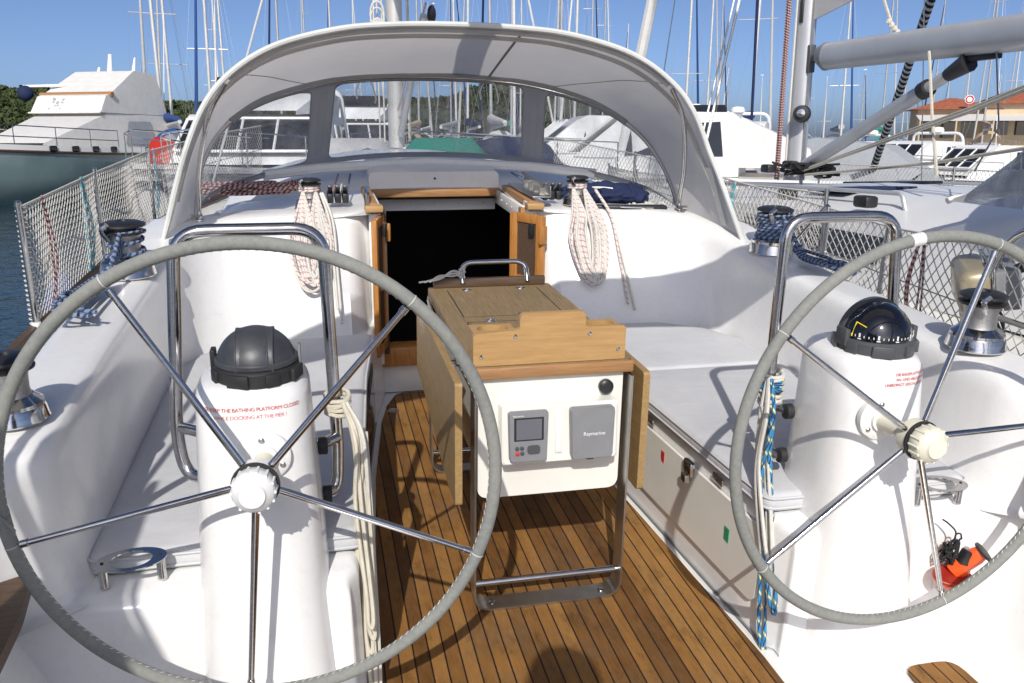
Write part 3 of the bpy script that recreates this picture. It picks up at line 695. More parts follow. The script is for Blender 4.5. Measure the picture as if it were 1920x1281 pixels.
def build_compass(s, label, capped):
    c = V(-.785 if s < 0 else .826, 1.975, .892 if s < 0 else .872); t = thing('compass', label, 'compass', c, 'steering compasses')
    r = .108
    base = MB().lathe([(r, 0), (r, .035), (r-.006, .042), (r-.014, .044)], c, (0, 0, 1), 48)
    for k in range(8):
        a = 2*math.pi*(k+.5)/8; q = Matrix.Rotation(a, 4, 'Z'); base.box(c+q @ V(r+.001, 0, .02), (.012, .058 if k % 2 else .036, .034), rot=q, bev=.004)
    part('base_ring', base, 'rubber' if capped else 'grey_dark', t)
    H = .094 if capped else .100; prof = [(.1*math.cos(a), .04+H*math.sin(a)) for a in [k/12*math.pi/2 for k in range(12)]]+[(0, .04+H)]
    dome = MB().lathe(prof, c, (0, 0, 1), 48)
    if capped:
        d = part('dome_cover', dome, 'dome_cover', t); rb = MB()
        for xo in (-.038, .038):     # two raised ribs over the cap
            rr = math.sqrt(.1**2-xo**2)
            pts = [c+V(xo, -rr*math.cos(a)*1.005, .04+H*rr/.1*math.sin(a)*1.005) for a in [math.pi*k/20 for k in range(21)]]
            for off in (-.007, .007): rb.tube([p+V(off, 0, 0) for p in pts], .0026, 6)
            rb.loft([[p+V(-.007, 0, .0015), p+V(.007, 0, .0015)] for p in pts])
        parts('cover_rib', rb, 'dome_cover', d)
        part('cover_rim', MB().lathe([(.1015, .044), (.1045, .046), (.1045, .056), (.101, .060)], c, (0, 0, 1), 48), 'dome_cover', d)
        part('shield_clip', MB().box(c+V(.108, .01, .05), (.008, .035, .06), bev=.003), 'grey_plastic', t); part('shield_clip', MB().box(c+V(-.108, .02, .045), (.014, .04, .06), bev=.004), 'black', t)
    else:
        d = part('glass_dome', dome, 'compass_glass', t)
        m = MB(); N = 48
        for k in range(N):        # graduated card seen through the dome: pale ticks low on the glass
            a = 2*math.pi*k/N; L_ = .012 if k % 4 == 0 else .006
            p = c+V(.0992*math.cos(a), .0992*math.sin(a), .052); q = Matrix.Rotation(a, 4, 'Z')
            m.box(p+V(0, 0, L_/2), (.0012, .0022 if k % 4 else .005, L_), rot=q)
            if k % 4 == 0: m.box(p+V(0, 0, -.004), (.0012, .010, .003), rot=q)
        part('compass_card', m, 'white_ink', t)
        def on(a, h): rr = .1*math.cos(math.asin(min(1, h/H)))*1.006; return c+V(rr*math.cos(a), rr*math.sin(a), .04+h)
        part('lubber_line', MB().tube([on(R_(196), .010), on(R_(197), .050)], .0017, 6).tube([on(R_(197), .050), on(R_(218), .042)], .0017, 6), 'yellow_ink', t)
        sh = MB(); ring = []
        for k in range(25):
            a = math.pi*k/24; ring.append((math.cos(a), math.sin(a)))
        sh.loft([[c+V(x*.108, .0+y0, .035+h*.112) for x, h in ring] for y0 in (.012, .03)]+[[c+V(x*.099, y0, .035+h*.104) for x, h in ring] for y0 in (.03, .012)]+[[c+V(x*.108, .012, .035+h*.112) for x, h in ring]])
        part('sun_shield', sh, 'grey_dark', t)
        part('shield_clip', MB().box(c+V(.108, -.005, .045), (.016, .05, .05), bev=.004), 'grey_dark', t); part('shield_clip', MB().box(c+V(-.108, -.005, .045), (.016, .05, .05), bev=.004), 'grey_dark', t)
    t.scale = (.89,)*3 if capped else (.94,)*3
build_compass(-1, 'compass under a scuffed black ribbed rubber cap on the left white pedestal', True)
build_compass(1, 'compass with bare black glass dome and yellow mark on the right white pedestal', False)

def build_rail(s, label):
    cx = s*.79; y = 2.12; o_in, o_out = -s*.18, s*.185
    t = thing('grab_rail', label, 'grab rail', (cx, y, .5), 'grab rails round the pedestals')
    for q, nm in ((o_in, 0), (o_out, 1)): pass
    xi, xo = cx+o_in, cx+o_out+s*.01
    pts = [V(cx-s*.135, 2.06, .53), V(xi+s*.005, y-.01, .52), V(xi, y, .64), V(xi+s*.012, y+.02, 1.205), V(xo-s*.02, y+.02, 1.205), V(xo+s*.015, y, .70), V(xo, y-.02, .60), V(cx+s*.13, 2.06, .60)]
    part('tube', MB().tube(rounded(pts, [0, .07, .02, .075, .075, .05, .05, 0], 8), .0158, 14), 'steel', t)
    for x0, x1, z in ((xi, cx-s*.125, .665), (xo, cx+s*.125, .72)): part('bracket', MB().tube([V(x0, y-.005, z), V(x1, 2.06, z)], .0145, 12), 'steel', t)
    m = MB()
    for x, z in ((cx-s*.148, .53), (cx-s*.143, .665), (cx+s*.147, .60), (cx+s*.141, .72)):
        m.lathe([(.017, -.012), (.022, -.010), (.022, .010), (.017, .012)], (x, 2.06+(.006), z), (1, 0, 0), 16)
    parts('mounting_collar', m, 'rubber', t)
build_rail(-1, 'bent stainless grab rail hung with cream rope, around the capped compass pedestal')
build_rail(1, 'bent stainless grab rail hung with blue and white rope, around the glass compass pedestal')

# ------------------------------------------------------------------ cockpit table with its instruments
def build_table():
    t = thing('cockpit_table', 'teak topped cockpit table with folded leaves and white end panel, between the two wheels', 'table', (.0, 2.75, 0.006))
    # white carcass, rounded at the lower corners
    lp = loop_rounded([V(-.212, 2.272, .745), V(-.212, 2.272, .368), V(.222, 2.272, .368), V(.222, 2.272, .745)], [.002, .035, .035, .002], 6)
    part('end_panel', MB().prism(lp, (0, .022, 0)), 'grp2', t)
    lp = loop_rounded([V(-.205, 3.20, .745), V(-.205, 3.20, .33), V(.215, 3.20, .33), V(.215, 3.20, .745)], [.002, .035, .035, .002], 6)
    m = MB(); m.prism([p+V(0, -.002, 0) for p in loop_rounded([V(-.19, 2.30, .742), V(-.19, 2.30, .40), V(.20, 2.30, .40), V(.20, 2.30, .742)], .02, 4)], (0, .88, 0)); part('carcass', m, 'grp2', t)
    part('end_panel', MB().prism(lp, (0, -.022, 0)), 'grp2', t)
    # stainless hoop legs of flat bar
    for y0, y1 in ((2.232, 2.266), (3.205, 3.235)):
        o = rounded([V(-.228, y0, .74), V(-.228, y0, .007), V(.240, y0, .007), V(.240, y0, .74)], [0, .06, .06, 0], 8)
        i = rounded([V(-.222, y0, .74), V(-.222, y0, .013), V(.234, y0, .013), V(.234, y0, .74)], [0, .055, .055, 0], 8)
        dy = V(0, y1-y0+.035, 0)
        m = MB().loft([[a, b, b+dy, a+dy, a] for a, b in zip(o, i)]); leg = part('leg_frame', m, 'dull_steel', t, smooth=30)
        part('foot_rail', MB().tube([V(-.224, y0+.03, .088), V(.236, y0+.03, .088)], .0105, 12), 'steel', leg)
        b = MB()
        for x in (-.165, .185): b.lathe([(.010, 0), (.010, .003), (.006, .005), (0, .005)], (x, y0+.035, .0135), (0, 0, 1), 12)
        parts('foot_bolt', b, 'steel', leg)
    # top: frame boards with two inset lids
    lp = loop_rounded([V(-.232, 2.262, .746), V(.248, 2.262, .746), V(.248, 3.235, .746), V(-.232, 3.235, .746)], [.02, .03, .02, .02], 4)
    top = part('table_top', MB().prism(lp, (0, 0, .036)), 'weathered_teak', t, smooth=30)
    part('front_edge', MB().box((.008, 2.258, .762), (.478, .014, .036), bev=.006), 'brown_teak', t)
    g = MB()
    def groove(x0, y0, x1, y1, z=.7822):
        d = Vector((x1-x0, y1-y0, 0)).normalized(); q = V(-d.y, d.x, 0)*.0022; a, b = V(x0, y0, z), V(x1, y1, z); g.add([a-q, b-q, b+q, a+q], [[0, 1, 2, 3]])
    for x in (-.165, .185): groove(x, 2.40, x, 2.72); groove(x, 2.785, x, 3.17)
    groove(-.165, 2.72, .185, 2.72); groove(-.165, 2.785, .185, 2.785)
    parts('lid_groove', g, 'rubber', top)
    h = MB()
    for x, y in ((-.085, 2.735), (.115, 2.735), (-.09, 3.165), (.12, 3.165), (.045, 2.80)): h.lathe([(.019, 0), (.018, .002), (.012, .0035), (.010, .0035), (.009, .001), (0, .001)], (x, y, .782), (0, 0, 1), 18, 1, .75)
    parts('flush_hinge', h, 'steel', top)
    # dark fiddle at the far end, handle bar
    part('end_fiddle', MB().box((.008, 3.215, .800), (.44, .022, .036), bev=.006), 'dark_teak', t)
    part('handle_bar', MB().tube(rounded([V(-.10, 3.20, .80), V(-.10, 3.24, .872), V(.155, 3.24, .872), V(.155, 3.20, .80)], .05, 6), .0095, 10), 'steel', t)
    # drop leaves
    for s, x in ((-1, -.262), (1, .274)):
        lp = loop_rounded([V(x, 2.24, .745), V(x, 3.16, .745), V(x, 3.18, .475), V(x, 2.95, .455), V(x, 2.45, .372), V(x, 2.24, .365)], [.012, .012, .03, .05, .05, .015], 5)
        lf = part('drop_leaf', MB().prism(lp, (s*.021, 0, 0)), 'leaf_teak', t, smooth=30)
        k = MB()
        for y in (2.45, 3.02): k.box((x+s*-.008, y, .735), (.03, .05, .006), bev=.002)
        parts('leaf_hinge', k, 'steel', lf)
    part('leaf_strut', MB().tube([V(-.246, 2.9, .73), V(-.246, 3.1, .765)], .006, 8), 'steel', t)
    # holder rail: stepped board with two cup recesses behind
    bd = [V(-.227, 2.262, .784), V(-.227, 2.262, .878), V(-.094, 2.262, .886), V(-.094, 2.262, .932), V(.098, 2.262, .932), V(.098, 2.262, .886), V(.220, 2.262, .884), V(.220, 2.262, .784)]
    rail = part('holder_board', MB().prism(loop_rounded(bd, [.003, .012, .008, .016, .016, .008, .012, .003], 4), (0, .02, 0)), 'pale_teak', t, smooth=30)
    for x0, x1 in ((-.222, -.098), (.102, .216)):
        m = MB(); xc, y0, y1, z0, z1 = (x0+x1)/2, 2.283, 2.375, .784, .874; N = 24; oc = []; ic = []
        for k in range(N):
            a = 2*math.pi*k/N; ca, sa = math.cos(a), math.sin(a); r = .5/max(abs(ca), abs(sa))
            oc.append(V(xc+ca*r*(x1-x0), (y0+y1)/2+sa*r*(y1-y0), z1)); ic.append(V(xc+ca*.045, (y0+y1)/2+sa*.034, z1))
        m.loft([oc, ic, [p-V(0, 0, .075) for p in ic]], closed=True); m.add([p-V(0, 0, .075) for p in ic], [list(range(N))])
        m.loft([oc, [p-V(0, 0, .09) for p in oc]], closed=True); part('cup_recess', m, 'pale_teak', rail, smooth=30)
    m = MB()
    for x, z in ((-.205, .812), (-.108, .868), (.110, .866), (.198, .815)): m.lathe([(.006, 0), (.006, .002), (.003, .001), (0, .001)], (x, 2.2615, z), (0, -1, 0), 12)
    parts('board_screw', m, 'steel', rail)
    # black socket on the end panel
    m = MB().lathe([(.022, 0), (.022, .012), (.018, .016), (.010, .018), (0, .018)], (.168, 2.271, .700), (0, -1, 0), 20); part('socket_cap', m, 'black', t)
    # instrument pod
    pod = thing('instrument_pod', 'white plastic instrument pod screwed to the end panel of the cockpit table', 'instrument pod', (.022, 2.271, .50))
    lp = loop_rounded([V(-.152, 2.255, .497), V(.193, 2.255, .497), V(.193, 2.255, .672), V(-.152, 2.255, .672)], .012, 4)
    q = MB(); fr = [p+V(0, -.042+(p.z-.497)*.06, 0) for p in lp]; q.loft([[p+V(0, .015, 0) for p in lp], fr, [V(.02+(p.x-.02)*.97, p.y-.004, .585+(p.z-.585)*.95) for p in fr]], closed=True, caps=True)
    part('housing', q, 'grp2', pod, smooth=30)
    part('blank_strip', MB().box((.013, 2.2105, .59), (.020, .004, .125), rot=Matrix.Rotation(-.06, 4, 'X'), bev=.0015), 'plastic_white', pod)
    def face(x, z, d): return V(x, 2.2125-d+(z-.585)*.06, z)
    plo = thing('chart_plotter', 'grey chart plotter with unlit screen and round keys, left in the white pod', 'chart plotter', face(-.078, .515, 0))
    def panel(x0, x1, z0, z1, d, r, tap=.0):
        lp = loop_rounded([face(x0+tap, z0, 0), face(x1-tap, z0, 0), face(x1, z1, 0), face(x0, z1, 0)], r, 5); n2 = [V((x0+x1)/2+(p.x-(x0+x1)/2)*.97, p.y-d, (z0+z1)/2+(p.z-(z0+z1)/2)*.97) for p in lp]
        return MB().loft([lp, [p+V(0, -d*.75, 0) for p in lp], n2], closed=True, caps=True)
    body = part('body', panel(-.137, -.020, .514, .661, .018, .010, .004), 'grey_plastic', plo, smooth=30)
    m = MB(); m.box(face(-.0785, .612, .0185), (.086, .002, .068), rot=Matrix.Rotation(-.06, 4, 'X')); part('screen_bezel', m, 'black', body)
    m = MB(); m.box(face(-.0785, .612, .0198), (.074, .002, .060), rot=Matrix.Rotation(-.06, 4, 'X')); part('screen', m, 'screen', body)
    m = MB()
    for x, z in ((-.113, .556), (-.099, .5565), (-.098, .541)): m.lathe([(.006, 0), (.006, .003), (.004, .004), (0, .004)], face(x, z, .0178), (0, -1, 0), 12)
    parts('key', m, 'grey_dark', body); m = MB().lathe([(.006, 0), (.006, .003), (.004, .004), (0, .004)], face(-.112, .540, .0178), (0, -1, 0), 12); part('red_key', m, 'red', body)
    m = MB(); m.prism(loop_rounded([face(-.083, .538, .0178), face(-.046, .538, .0178), face(-.046, .563, .0178), face(-.083, .563, .0178)], .010, 4), (0, -.004, 0)); part('cursor_pad', m, 'grey_dark', body)
    part('maker_text', text_mb('Raymarine', .0075, lambda x, y: face(-.125+x, .6495+y, .0184)), 'white_ink', body, smooth=0)
    cov = thing('instrument_cover', 'blank grey instrument cover lettered in white, right in the white pod', 'instrument cover', face(.11, .515, 0))
    body = part('lid', panel(.043, .176, .512, .663, .026, .012, .005), 'grey_plastic', cov, smooth=30)
    part('maker_text', text_mb('Raymarine', .0158, lambda x, y: face(.0800+x, .583+y, .0265), spacing=.98), 'white_ink', body, smooth=0)
    part('lid_tab', MB().box(face(.105, .508, .012), (.022, .012, .006), bev=.002), 'grey_dark', cov)
    # thin line tied to the handle bar
    m = MB(); rnd = random.Random(3); c = V(-.10, 3.22, .835)
    for k in range(5): m.tube(spline([c+V(rnd.uniform(-.015, .015), rnd.uniform(-.01, .01), rnd.uniform(-.02, .02)) for _ in range(4)], 4), .004, 6)
    for k in range(3): m.tube(spline([c, c+V(-.04, -.02, -.005+.01*k), c+V(-.09, -.03, .0-.006*k), c+V(-.13-.02*k, -.04, -.02)], 5), .004, 6)
    solo('tied_line', m, 'rope_white', 'short grey line knotted round the handle bar at the far end of the table', 'line', c)
build_table()

# ------------------------------------------------------------------ cushions
def cushion(name, outline, label, z0=.402, h=.052, r=.022, group=None):
    lp = loop_rounded([V(x, y, z0) for x, y in outline], .035, 4)
    c = sum(lp, V(0, 0, 0))/len(lp); rings = []
    for ins, z in ((.006, z0), (0, z0+.012), (0, z0+h-r), (.005, z0+h-.010), (.016, z0+h-.002), (.03, z0+h)):
        rings.append([V(p.x+(c.x-p.x)*ins/max(.1, abs(c.x-p.x)) if abs(c.x-p.x) > .02 else p.x, p.y+(c.y-p.y)*ins/max(.2, (c-p).length), z) for p in lp])
    # crowned, slightly rumpled top
    for q in (.75, .5, .25, .02): rings.append([V(c.x+(p.x-c.x)*q, c.y+(p.y-c.y)*q, z0+h+.004*(1-q*q)+.003*noise.noise(V(c.x+(p.x-c.x)*q, c.y+(p.y-c.y)*q, 0)*7)) for p in lp])
    t = thing(name, label, 'cushion', (c.x, c.y, z0), group); b = MB().loft(rings, closed=True); b.f.append([len(b.v)-len(lp)+k for k in range(len(lp))]); b.uv.append([(0, 0)]*len(lp))
    part('cover', b, 'cushion_cloth', t, smooth=60); m = MB(); m.tube([p+V(0, 0, h-.012) for p in lp], .0042, 6, closed=True); m.tube([p+V(0, 0, .010) for p in lp], .0042, 6, closed=True); part('piping', m, 'cushion_cloth', t)
def edge(s, ys, off=-.006): return [(s*(seat_x(y)+off), y) for y in ys]
cushion('seat_cushion', edge(-1, [1.99, 2.4, 2.7, 3.0, 3.2, 3.5, 3.77])+[(-.95, 3.73), (-1.12, 3.60), (-1.205, 3.42), (-1.215, 1.99)], 'long pale grey cushion on the seat along the left side, behind the left wheel', group='cockpit seat cushions')
cushion('seat_cushion', edge(1, [3.075, 3.2, 3.5, 3.76])+[(.95, 3.73), (1.12, 3.60), (1.205, 3.40), (1.215, 3.075)], 'short pale grey cushion beyond the table, in the far corner of the right seat', group='cockpit seat cushions')
cushion('seat_cushion', edge(1, [1.97, 2.4, 2.7, 3.065])+[(1.215, 3.065), (1.21, 1.97)], 'long pale grey cushion on the right seat, crossed by wheel and rail shadows', group='cockpit seat cushions')

# ------------------------------------------------------------------ sprayhood
HOOP = [(0, 4.80, 1.565), (.27, 4.795, 1.558), (.52, 4.77, 1.535), (.80, 4.70, 1.465), (.98, 4.60, 1.375), (1.10, 4.47, 1.255), (1.165, 4.30, 1.09), (1.165, 4.08, .905)]
AFT = [(0, 3.90, 1.768), (.26, 3.895, 1.762), (.50, 3.88, 1.738), (.76, 3.85, 1.668), (.94, 3.82, 1.56), (1.06, 3.79, 1.42), (1.165, 3.76, 1.18), (1.272, 3.72, .855)]
FOOT = [(0, 5.16, 1.10), (.30, 5.14, 1.093), (.58, 5.06, 1.07), (.82, 4.92, 1.035), (.98, 4.76, 1.005), (1.09, 4.58, .985), (1.155, 4.36, .965), (1.172, 4.14, .93)]
def sym(c): return [V(-x, y, z) for x, y, z in c[:0:-1]]+[V(*p) for p in c]
def sampler(c):
    p = spline(sym(c), 12)
    for q in p:      # the hood is not pulled down quite evenly: its right foot sits further aft
        if c is AFT: q.y -= math.copysign(.10, q.x)*max(0, (1.25-q.z)/.4)
    def f(t):       # t in -1..1
        q = (t+1)/2*(len(p)-1); i = min(len(p)-2, max(0, int(q))); return p[i].lerp(p[i+1], q-i)
    return f
fh, fa, ff = sampler(HOOP), sampler(AFT), sampler(FOOT)
def build_hood():
    t = thing('sprayhood', 'grey canvas sprayhood with three clear windows, over the companionway', 'sprayhood', (0, 4.6, .95))
    T = [i/60-1 for i in range(121)]
    def roof(a, q): 
        p = fa(a).lerp(fh(a), q); out = Vector((p.x, 0, max(.05, p.z-1.0))).normalized(); return p+out*.022*math.sin(q*math.pi)+out*(.006*noise.noise(p*4)+.0035*noise.noise(V(p.x*16, p.y*5, p.z*5)))
    def patch(t0, t1, n):
        return [[roof(t0+(t1-t0)*i/n, k/12) for k in range(13)] for i in range(n+1)]
    c = part('canopy', MB().loft(patch(-1, 1, 120)), 'hood_cloth', t, smooth=60)
    sm = MB()
    for tt in (.165,): sm.loft([[roof(tt-.004, k/12)+V(0, 0, -.002), roof(tt+.004, k/12)+V(0, 0, -.002)] for k in range(13)])
    for tt in (-.60, .60):
        sm.loft([[roof(tt+(1 if tt < 0 else -1)*.25*k/12-.002, k/12)+V(0, 0, -.002), roof(tt+(1 if tt < 0 else -1)*.25*k/12+.002, k/12)+V(0, 0, -.002)] for k in range(13)])
    part('canopy_seam', sm, 'hood_grey', c)
    part('edge_binding', MB().tube([fa(a)+V(0, -.004, .002) for a in T], .012, 8), 'hood_trim', t)
    part('batten_pocket', MB().tube([fa(a).lerp(fh(a), .17)+V(0, 0, -.006) for a in T if abs(a) < .93], .011, 6), 'hood_cloth', c)
    # front panel cells round three windows
    def panel(a, q): return ff(a).lerp(fh(a), q)
    fab = MB(); cells = [(-.97, -.325, .05, .052), (-.285, .285, .022, .022), (.325, .97, .052, .05)]; wins = []
    fab.loft([[panel(-1+.03*i/3, k/8) for k in range(9)] for i in range(4)]); fab.loft([[panel(.97+.03*i/3, k/8) for k in range(9)] for i in range(4)])
    for c0, c1 in ((-.325, -.285), (.285, .325)): fab.loft([[panel(c0+(c1-c0)*i/3, k/8) for k in range(9)] for i in range(4)])
    for ci, (a0, a1, ml, mr) in enumerate(cells):
        N = 26; q0, q1 = .10, .82
        if ci == 1: loop = [(a0+.010, .06), (a1-.010, .06), (a1-.010, .93), (a0+.010, .93)]; rr = .035
        elif ci == 0: loop = [(a0+.012, .10), (a1-.012, .06), (a1-.012, .92), (a0+.22, .93), (a0+.04, .90)]; rr = .06
        else: loop = [(a0+.012, .06), (a1-.012, .10), (a1-.04, .90), (a1-.22, .93), (a0+.012, .92)]; rr = .06
        # sample both loops by angle about the cell centre
        cx, cy = (a0+a1)/2, .5; sx, sy = (a1-a0)/2, .5
        inner = loop_rounded([V((x-cx)/sx, (y-cy)/sy, 0) for x, y in loop], rr/sx if ci == 1 else .13, 6)
        dense = []
        for i, p in enumerate(inner):
            q = inner[(i+1) % len(inner)]; k = max(1, int((q-p).length/.06)); dense += [p.lerp(q, j/k) for j in range(k)]
        outer = []
        for p in dense: r = 1/max(abs(p.x), abs(p.y), 1e-6); outer.append(V(p.x*r, p.y*r, 0))
        for cxn in (-1, 1):
            for cyn in (-1, 1):     # pull the nearest outer point into each corner
                j = min(range(len(outer)), key=lambda i: (outer[i]-V(cxn, cyn, 0)).length); outer[j] = V(cxn, cyn, 0)
        P = lambda p: panel(cx+p.x*sx, cy+p.y*sy)
        fab.loft([[P(p) for p in [o.lerp(i_, q) for o, i_ in zip(outer, dense)]] for q in (0, .25, .5, .75, 1)], closed=True)
        wmb = MB(); rings = [[P(p*q) if ci == 1 else P(p*q) for p in dense] for q in (1, .8, .6, .4, .2, .02)]; wmb.loft(rings, closed=True); wmb.add(rings[-1], [list(range(len(dense)))])
        wins.append((wmb, [P(p) for p in dense]))
    fp = part('front_panel', fab, 'hood_front', t, smooth=60)
    for wmb, rim in wins:
        wdw = part('window', wmb, 'clear_vinyl', t, smooth=60); part('window_welt', MB().tube(rim, .004, 5, closed=True), 'hood_front', wdw)
    z = MB()
    for a in (-.305, .305): z.loft([[panel(a-.011, k/8)+V(0, -.004, 0), panel(a+.011, k/8)+V(0, -.004, 0)] for k in range(1, 8)])
    parts('zip_flap', z, 'cover_grey', fp)
    part('front_hoop', MB().tube([fh(a)+V(0, -.012, -.016) for a in T], .0115, 10), 'steel', t)
    part('hoop_sleeve', MB().tube([fh(a)+V(0, -.006, -.012) for a in T if abs(a) < .62], .019, 8), 'hood_front', t)
    part('aft_hoop', MB().tube([fa(a).lerp(fh(a), .035)+V(0, 0, -.012) for a in T if abs(a) < .60], .0115, 10), 'hood_cloth', t)
    for s in (1, -1):      # the rear bow runs from its shoulder down to the shared foot
        pts = [fa(s*.60).lerp(fh(s*.60), .035)+V(0, 0, -.012), fa(s*.72).lerp(fh(s*.72), .12)+V(-s*.02, 0, -.01), fa(s*.85).lerp(fh(s*.85), .42)+V(-s*.04, 0, 0), V(s*1.142, 4.06, 1.0), V(s*1.142, 4.055, .92)]
        part('rear_bow', MB().tube(spline(pts, 8), .011, 10), 'steel', t)
        b = MB(); b.box((s*1.145, 4.06, .925), (.035, .07, .018), bev=.004); b.tube([V(s*1.13, 4.055, .945), V(s*1.18, 4.055, .945)], .010, 8); part('deck_fitting', b, 'steel', t)
        g = [V(s*1.155, 3.76, 1.17), V(s*1.25, 3.74, .90)]
        part('tension_strap', MB().loft([[p+V(-s*.005, -.012, 0), p+V(-s*.005, .05, 0)] for p in g]), 'hood_trim', t)
    # tie tapes hanging inside
    rnd = random.Random(5); tp = MB()
    for a in (-.19, .16):
        p = fh(a)+V(0, -.03, -.03) if a > -.5 else fa(a).lerp(fh(a), .1)+V(.02, 0, -.02)
        for k in range(2):
            pts = spline([p, p+V(.03*(k*2-1), -.02, -.01), p+V(.05*(k*2-1), -.03, -.05-.03*k), p+V(.045*(k*2-1), -.03, -.09-.02*k)], 5); tp.loft([[q+V(-.004, 0, 0), q+V(.004, 0, .002)] for q in pts])
    parts('tie_tape', tp, 'hood_trim', t)
build_hood()

# ------------------------------------------------------------------ winches
def winch(name, c, k, label, group, tail=True, lift=0):
    t = thing(name, label, 'winch', c, group); c = Vector(c)
    part('base', MB().lathe([(.075*k, 0), (.078*k, .004*k), (.076*k, .010*k), (.072*k, .030*k), (.068*k, .038*k), (.050*k, .045*k)], c, (0, 0, 1), 36), 'steel', t)
    d = part('drum', MB().lathe([(.052*k, .040*k), (.046*k, .055*k), (.042*k, .075*k), (.043*k, .105*k), (.047*k, .122*k)], c, (0, 0, 1), 36), 'drum', t)
    part('drum_skirt', MB().lathe([(.070*k, .036*k), (.069*k, .044*k), (.058*k, .052*k), (.048*k, .060*k)], c, (0, 0, 1), 36), 'steel', d)
    if tail:
        part('self_tailer', MB().lathe([(.047*k, .120*k), (.060*k, .124*k), (.061*k, .129*k), (.044*k, .133*k), (.044*k, .140*k), (.061*k, .144*k), (.060*k, .150*k), (.046*k, .156*k), (.030*k, .158*k), (.016*k, .159*k), (.014*k, .152*k), (0, .152*k)], c, (0, 0, 1), 36), 'black', t)
        b = MB(); q = c+V(0, 0, .14*k); b.tube(spline([q+V(-.03*k, -.05*k, -.03*k), q+V(-.045*k, -.055*k, 0), q+V(-.03*k, -.058*k, .016*k)], 5), .008*k, 8); part('feeder_arm', b, 'steel', t)
    else: part('cap', MB().lathe([(.047*k, .120*k), (.058*k, .126*k), (.056*k, .136*k), (.03*k, .142*k), (0, .142*k)], c, (0, 0, 1), 36), 'steel', t)
    return t
winch('cabin_winch', (-.662, 4.22, .945), .92, 'small winch on the left of the companionway, draped with a red-flecked rope coil', 'halyard winches on the cabin edge')
winch('cabin_winch', (.655, 4.22, .945), .92, 'small winch on the right of the companionway, draped with a red-flecked rope coil', 'halyard winches on the cabin edge')
winch('sheet_winch', (-1.335, 3.42, .826), 1.30, 'self-tailing winch with blue sheet on the left coaming, below the white net', 'sheet winches')
winch('sheet_winch', (1.335, 3.46, .828), 1.30, 'winch wound high with blue-grey sheet on the right coaming by the sprayhood', 'sheet winches')
winch('aft_winch', (-1.345, 2.08, .784), 1.0, 'chrome winch at the left edge of the photo, half hidden by the wheel rim', 'aft winches')
winch('aft_winch', (1.325, 2.17, .788), 1.12, 'bare chrome winch with black top on the right coaming, beside the right wheel', 'aft winches')

# ------------------------------------------------------------------ ropes
def bulk_y(z): return 3.815+(4.095-3.815)*max(0, min(1, (z-.42)/.5))
def hank(c, wid, drop, n, mat, label, seed, tails, mats=None):
    """coil hung over a winch: long loops falling down the cabin end"""
    rnd = random.Random(seed); t = thing('rope_coil', label, 'rope coil', c, 'rope coils on the cabin winches'); c = Vector(c)
    for k in range(n):
        wl = wid*rnd.uniform(.18, .82); dr = drop*(.80+.20*wl/wid)*rnd.uniform(.88, 1.0); dx = rnd.uniform(-.018, .018); lay = rnd.uniform(0, .03)+.010+(1-wl/wid)*.02
        def P(x, z): 
            zz = c.z+z; return V(c.x+x, (bulk_y(zz)-lay-.012) if zz < .93 else c.y-.045+(zz-.93)*.25, zz)
        pts = [P(-.028, .05), P(-wl*.62+dx, -.06), P(-wl*.92+dx, -dr*.45), P(-wl*.62+dx, -dr*.85), P(dx+rnd.uniform(-.01, .01), -dr), P(wl*.62+dx, -dr*.85), P(wl*.92+dx, -dr*.45), P(wl*.62+dx, -.06), P(.028, .05)]
        m = MB().tube(spline(pts, 8), .0062, 7); part('rope_turn', m, (mats or [mat])[k % len(mats or [mat])], t)
    for (x0, x1, d, mt) in tails:
        def P(x, z): zz = c.z+z; return V(c.x+x, (bulk_y(zz)-.028) if zz < .93 else c.y-.05, zz)
        part('rope_tail', MB().tube(spline([P(x0*.6, .04), P(x0, -.08), P((x0+x1)/2, -d*.55), P(x1, -d)], 8), .0062, 7), mt, t)
    for k in range(3):
        part('rope_wrap', MB().tube([c+V(.045*math.cos(a), .045*math.sin(a), .04+.012*k+.002*a) for a in [2*math.pi*j/20 for j in range(20)]], .006, 6), mat, t)
hank((-.662, 4.22, .985), .125, .385, 24, 'rope_red', 'red-flecked rope coil hanging from the left cabin winch, behind the left wheel rim', 11, [(.10, .115, .50, 'rope_white'), (.085, .10, .44, 'rope_white')], ['rope_red', 'rope_white', 'rope_red'])
hank((.655, 4.22, .985), .118, .400, 26, 'rope_red', 'red-flecked rope coil hanging from the right cabin winch against sunlit white moulding', 23, [(.13, .165, .47, 'rope_red'), (.135, .195, .495, 'rope_white')], ['rope_red', 'rope_red', 'rope_white'])

def heap(name, c, size, n, mat, label, seed, r=.006, cat='rope'):
    rnd = random.Random(seed); m = MB(); c = Vector(c)
    for k in range(n):
        a = rnd.uniform(0, 6.28); rr = rnd.uniform(.4, 1); x, y = rnd.uniform(-.35, .35)*size[0], rnd.uniform(-.35, .35)*size[1]; pts = []
        for j in range(7):
            th = a+j*.9; pts.append(c+V(x+size[0]*.5*rr*math.cos(th), y+size[1]*.5*rr*math.sin(th), size[2]*rnd.random()+r))
        m.tube(spline(pts, 5), r, 6)
    return solo(name, m, mat, label, cat)
heap('rope_pile', (-.93, 4.66, .965), (.44, .16, .05), 26, 'rope_darkred', 'dark red and white rope in a long pile under the left sprayhood window', 4)
heap('rope_pile', (1.03, 4.20, .90), (.18, .16, .04), 14, 'rope_white', 'cream rope with black fleck heaped beside the navy bag under the sprayhood', 9)
m = MB(); rnd = random.Random(2)
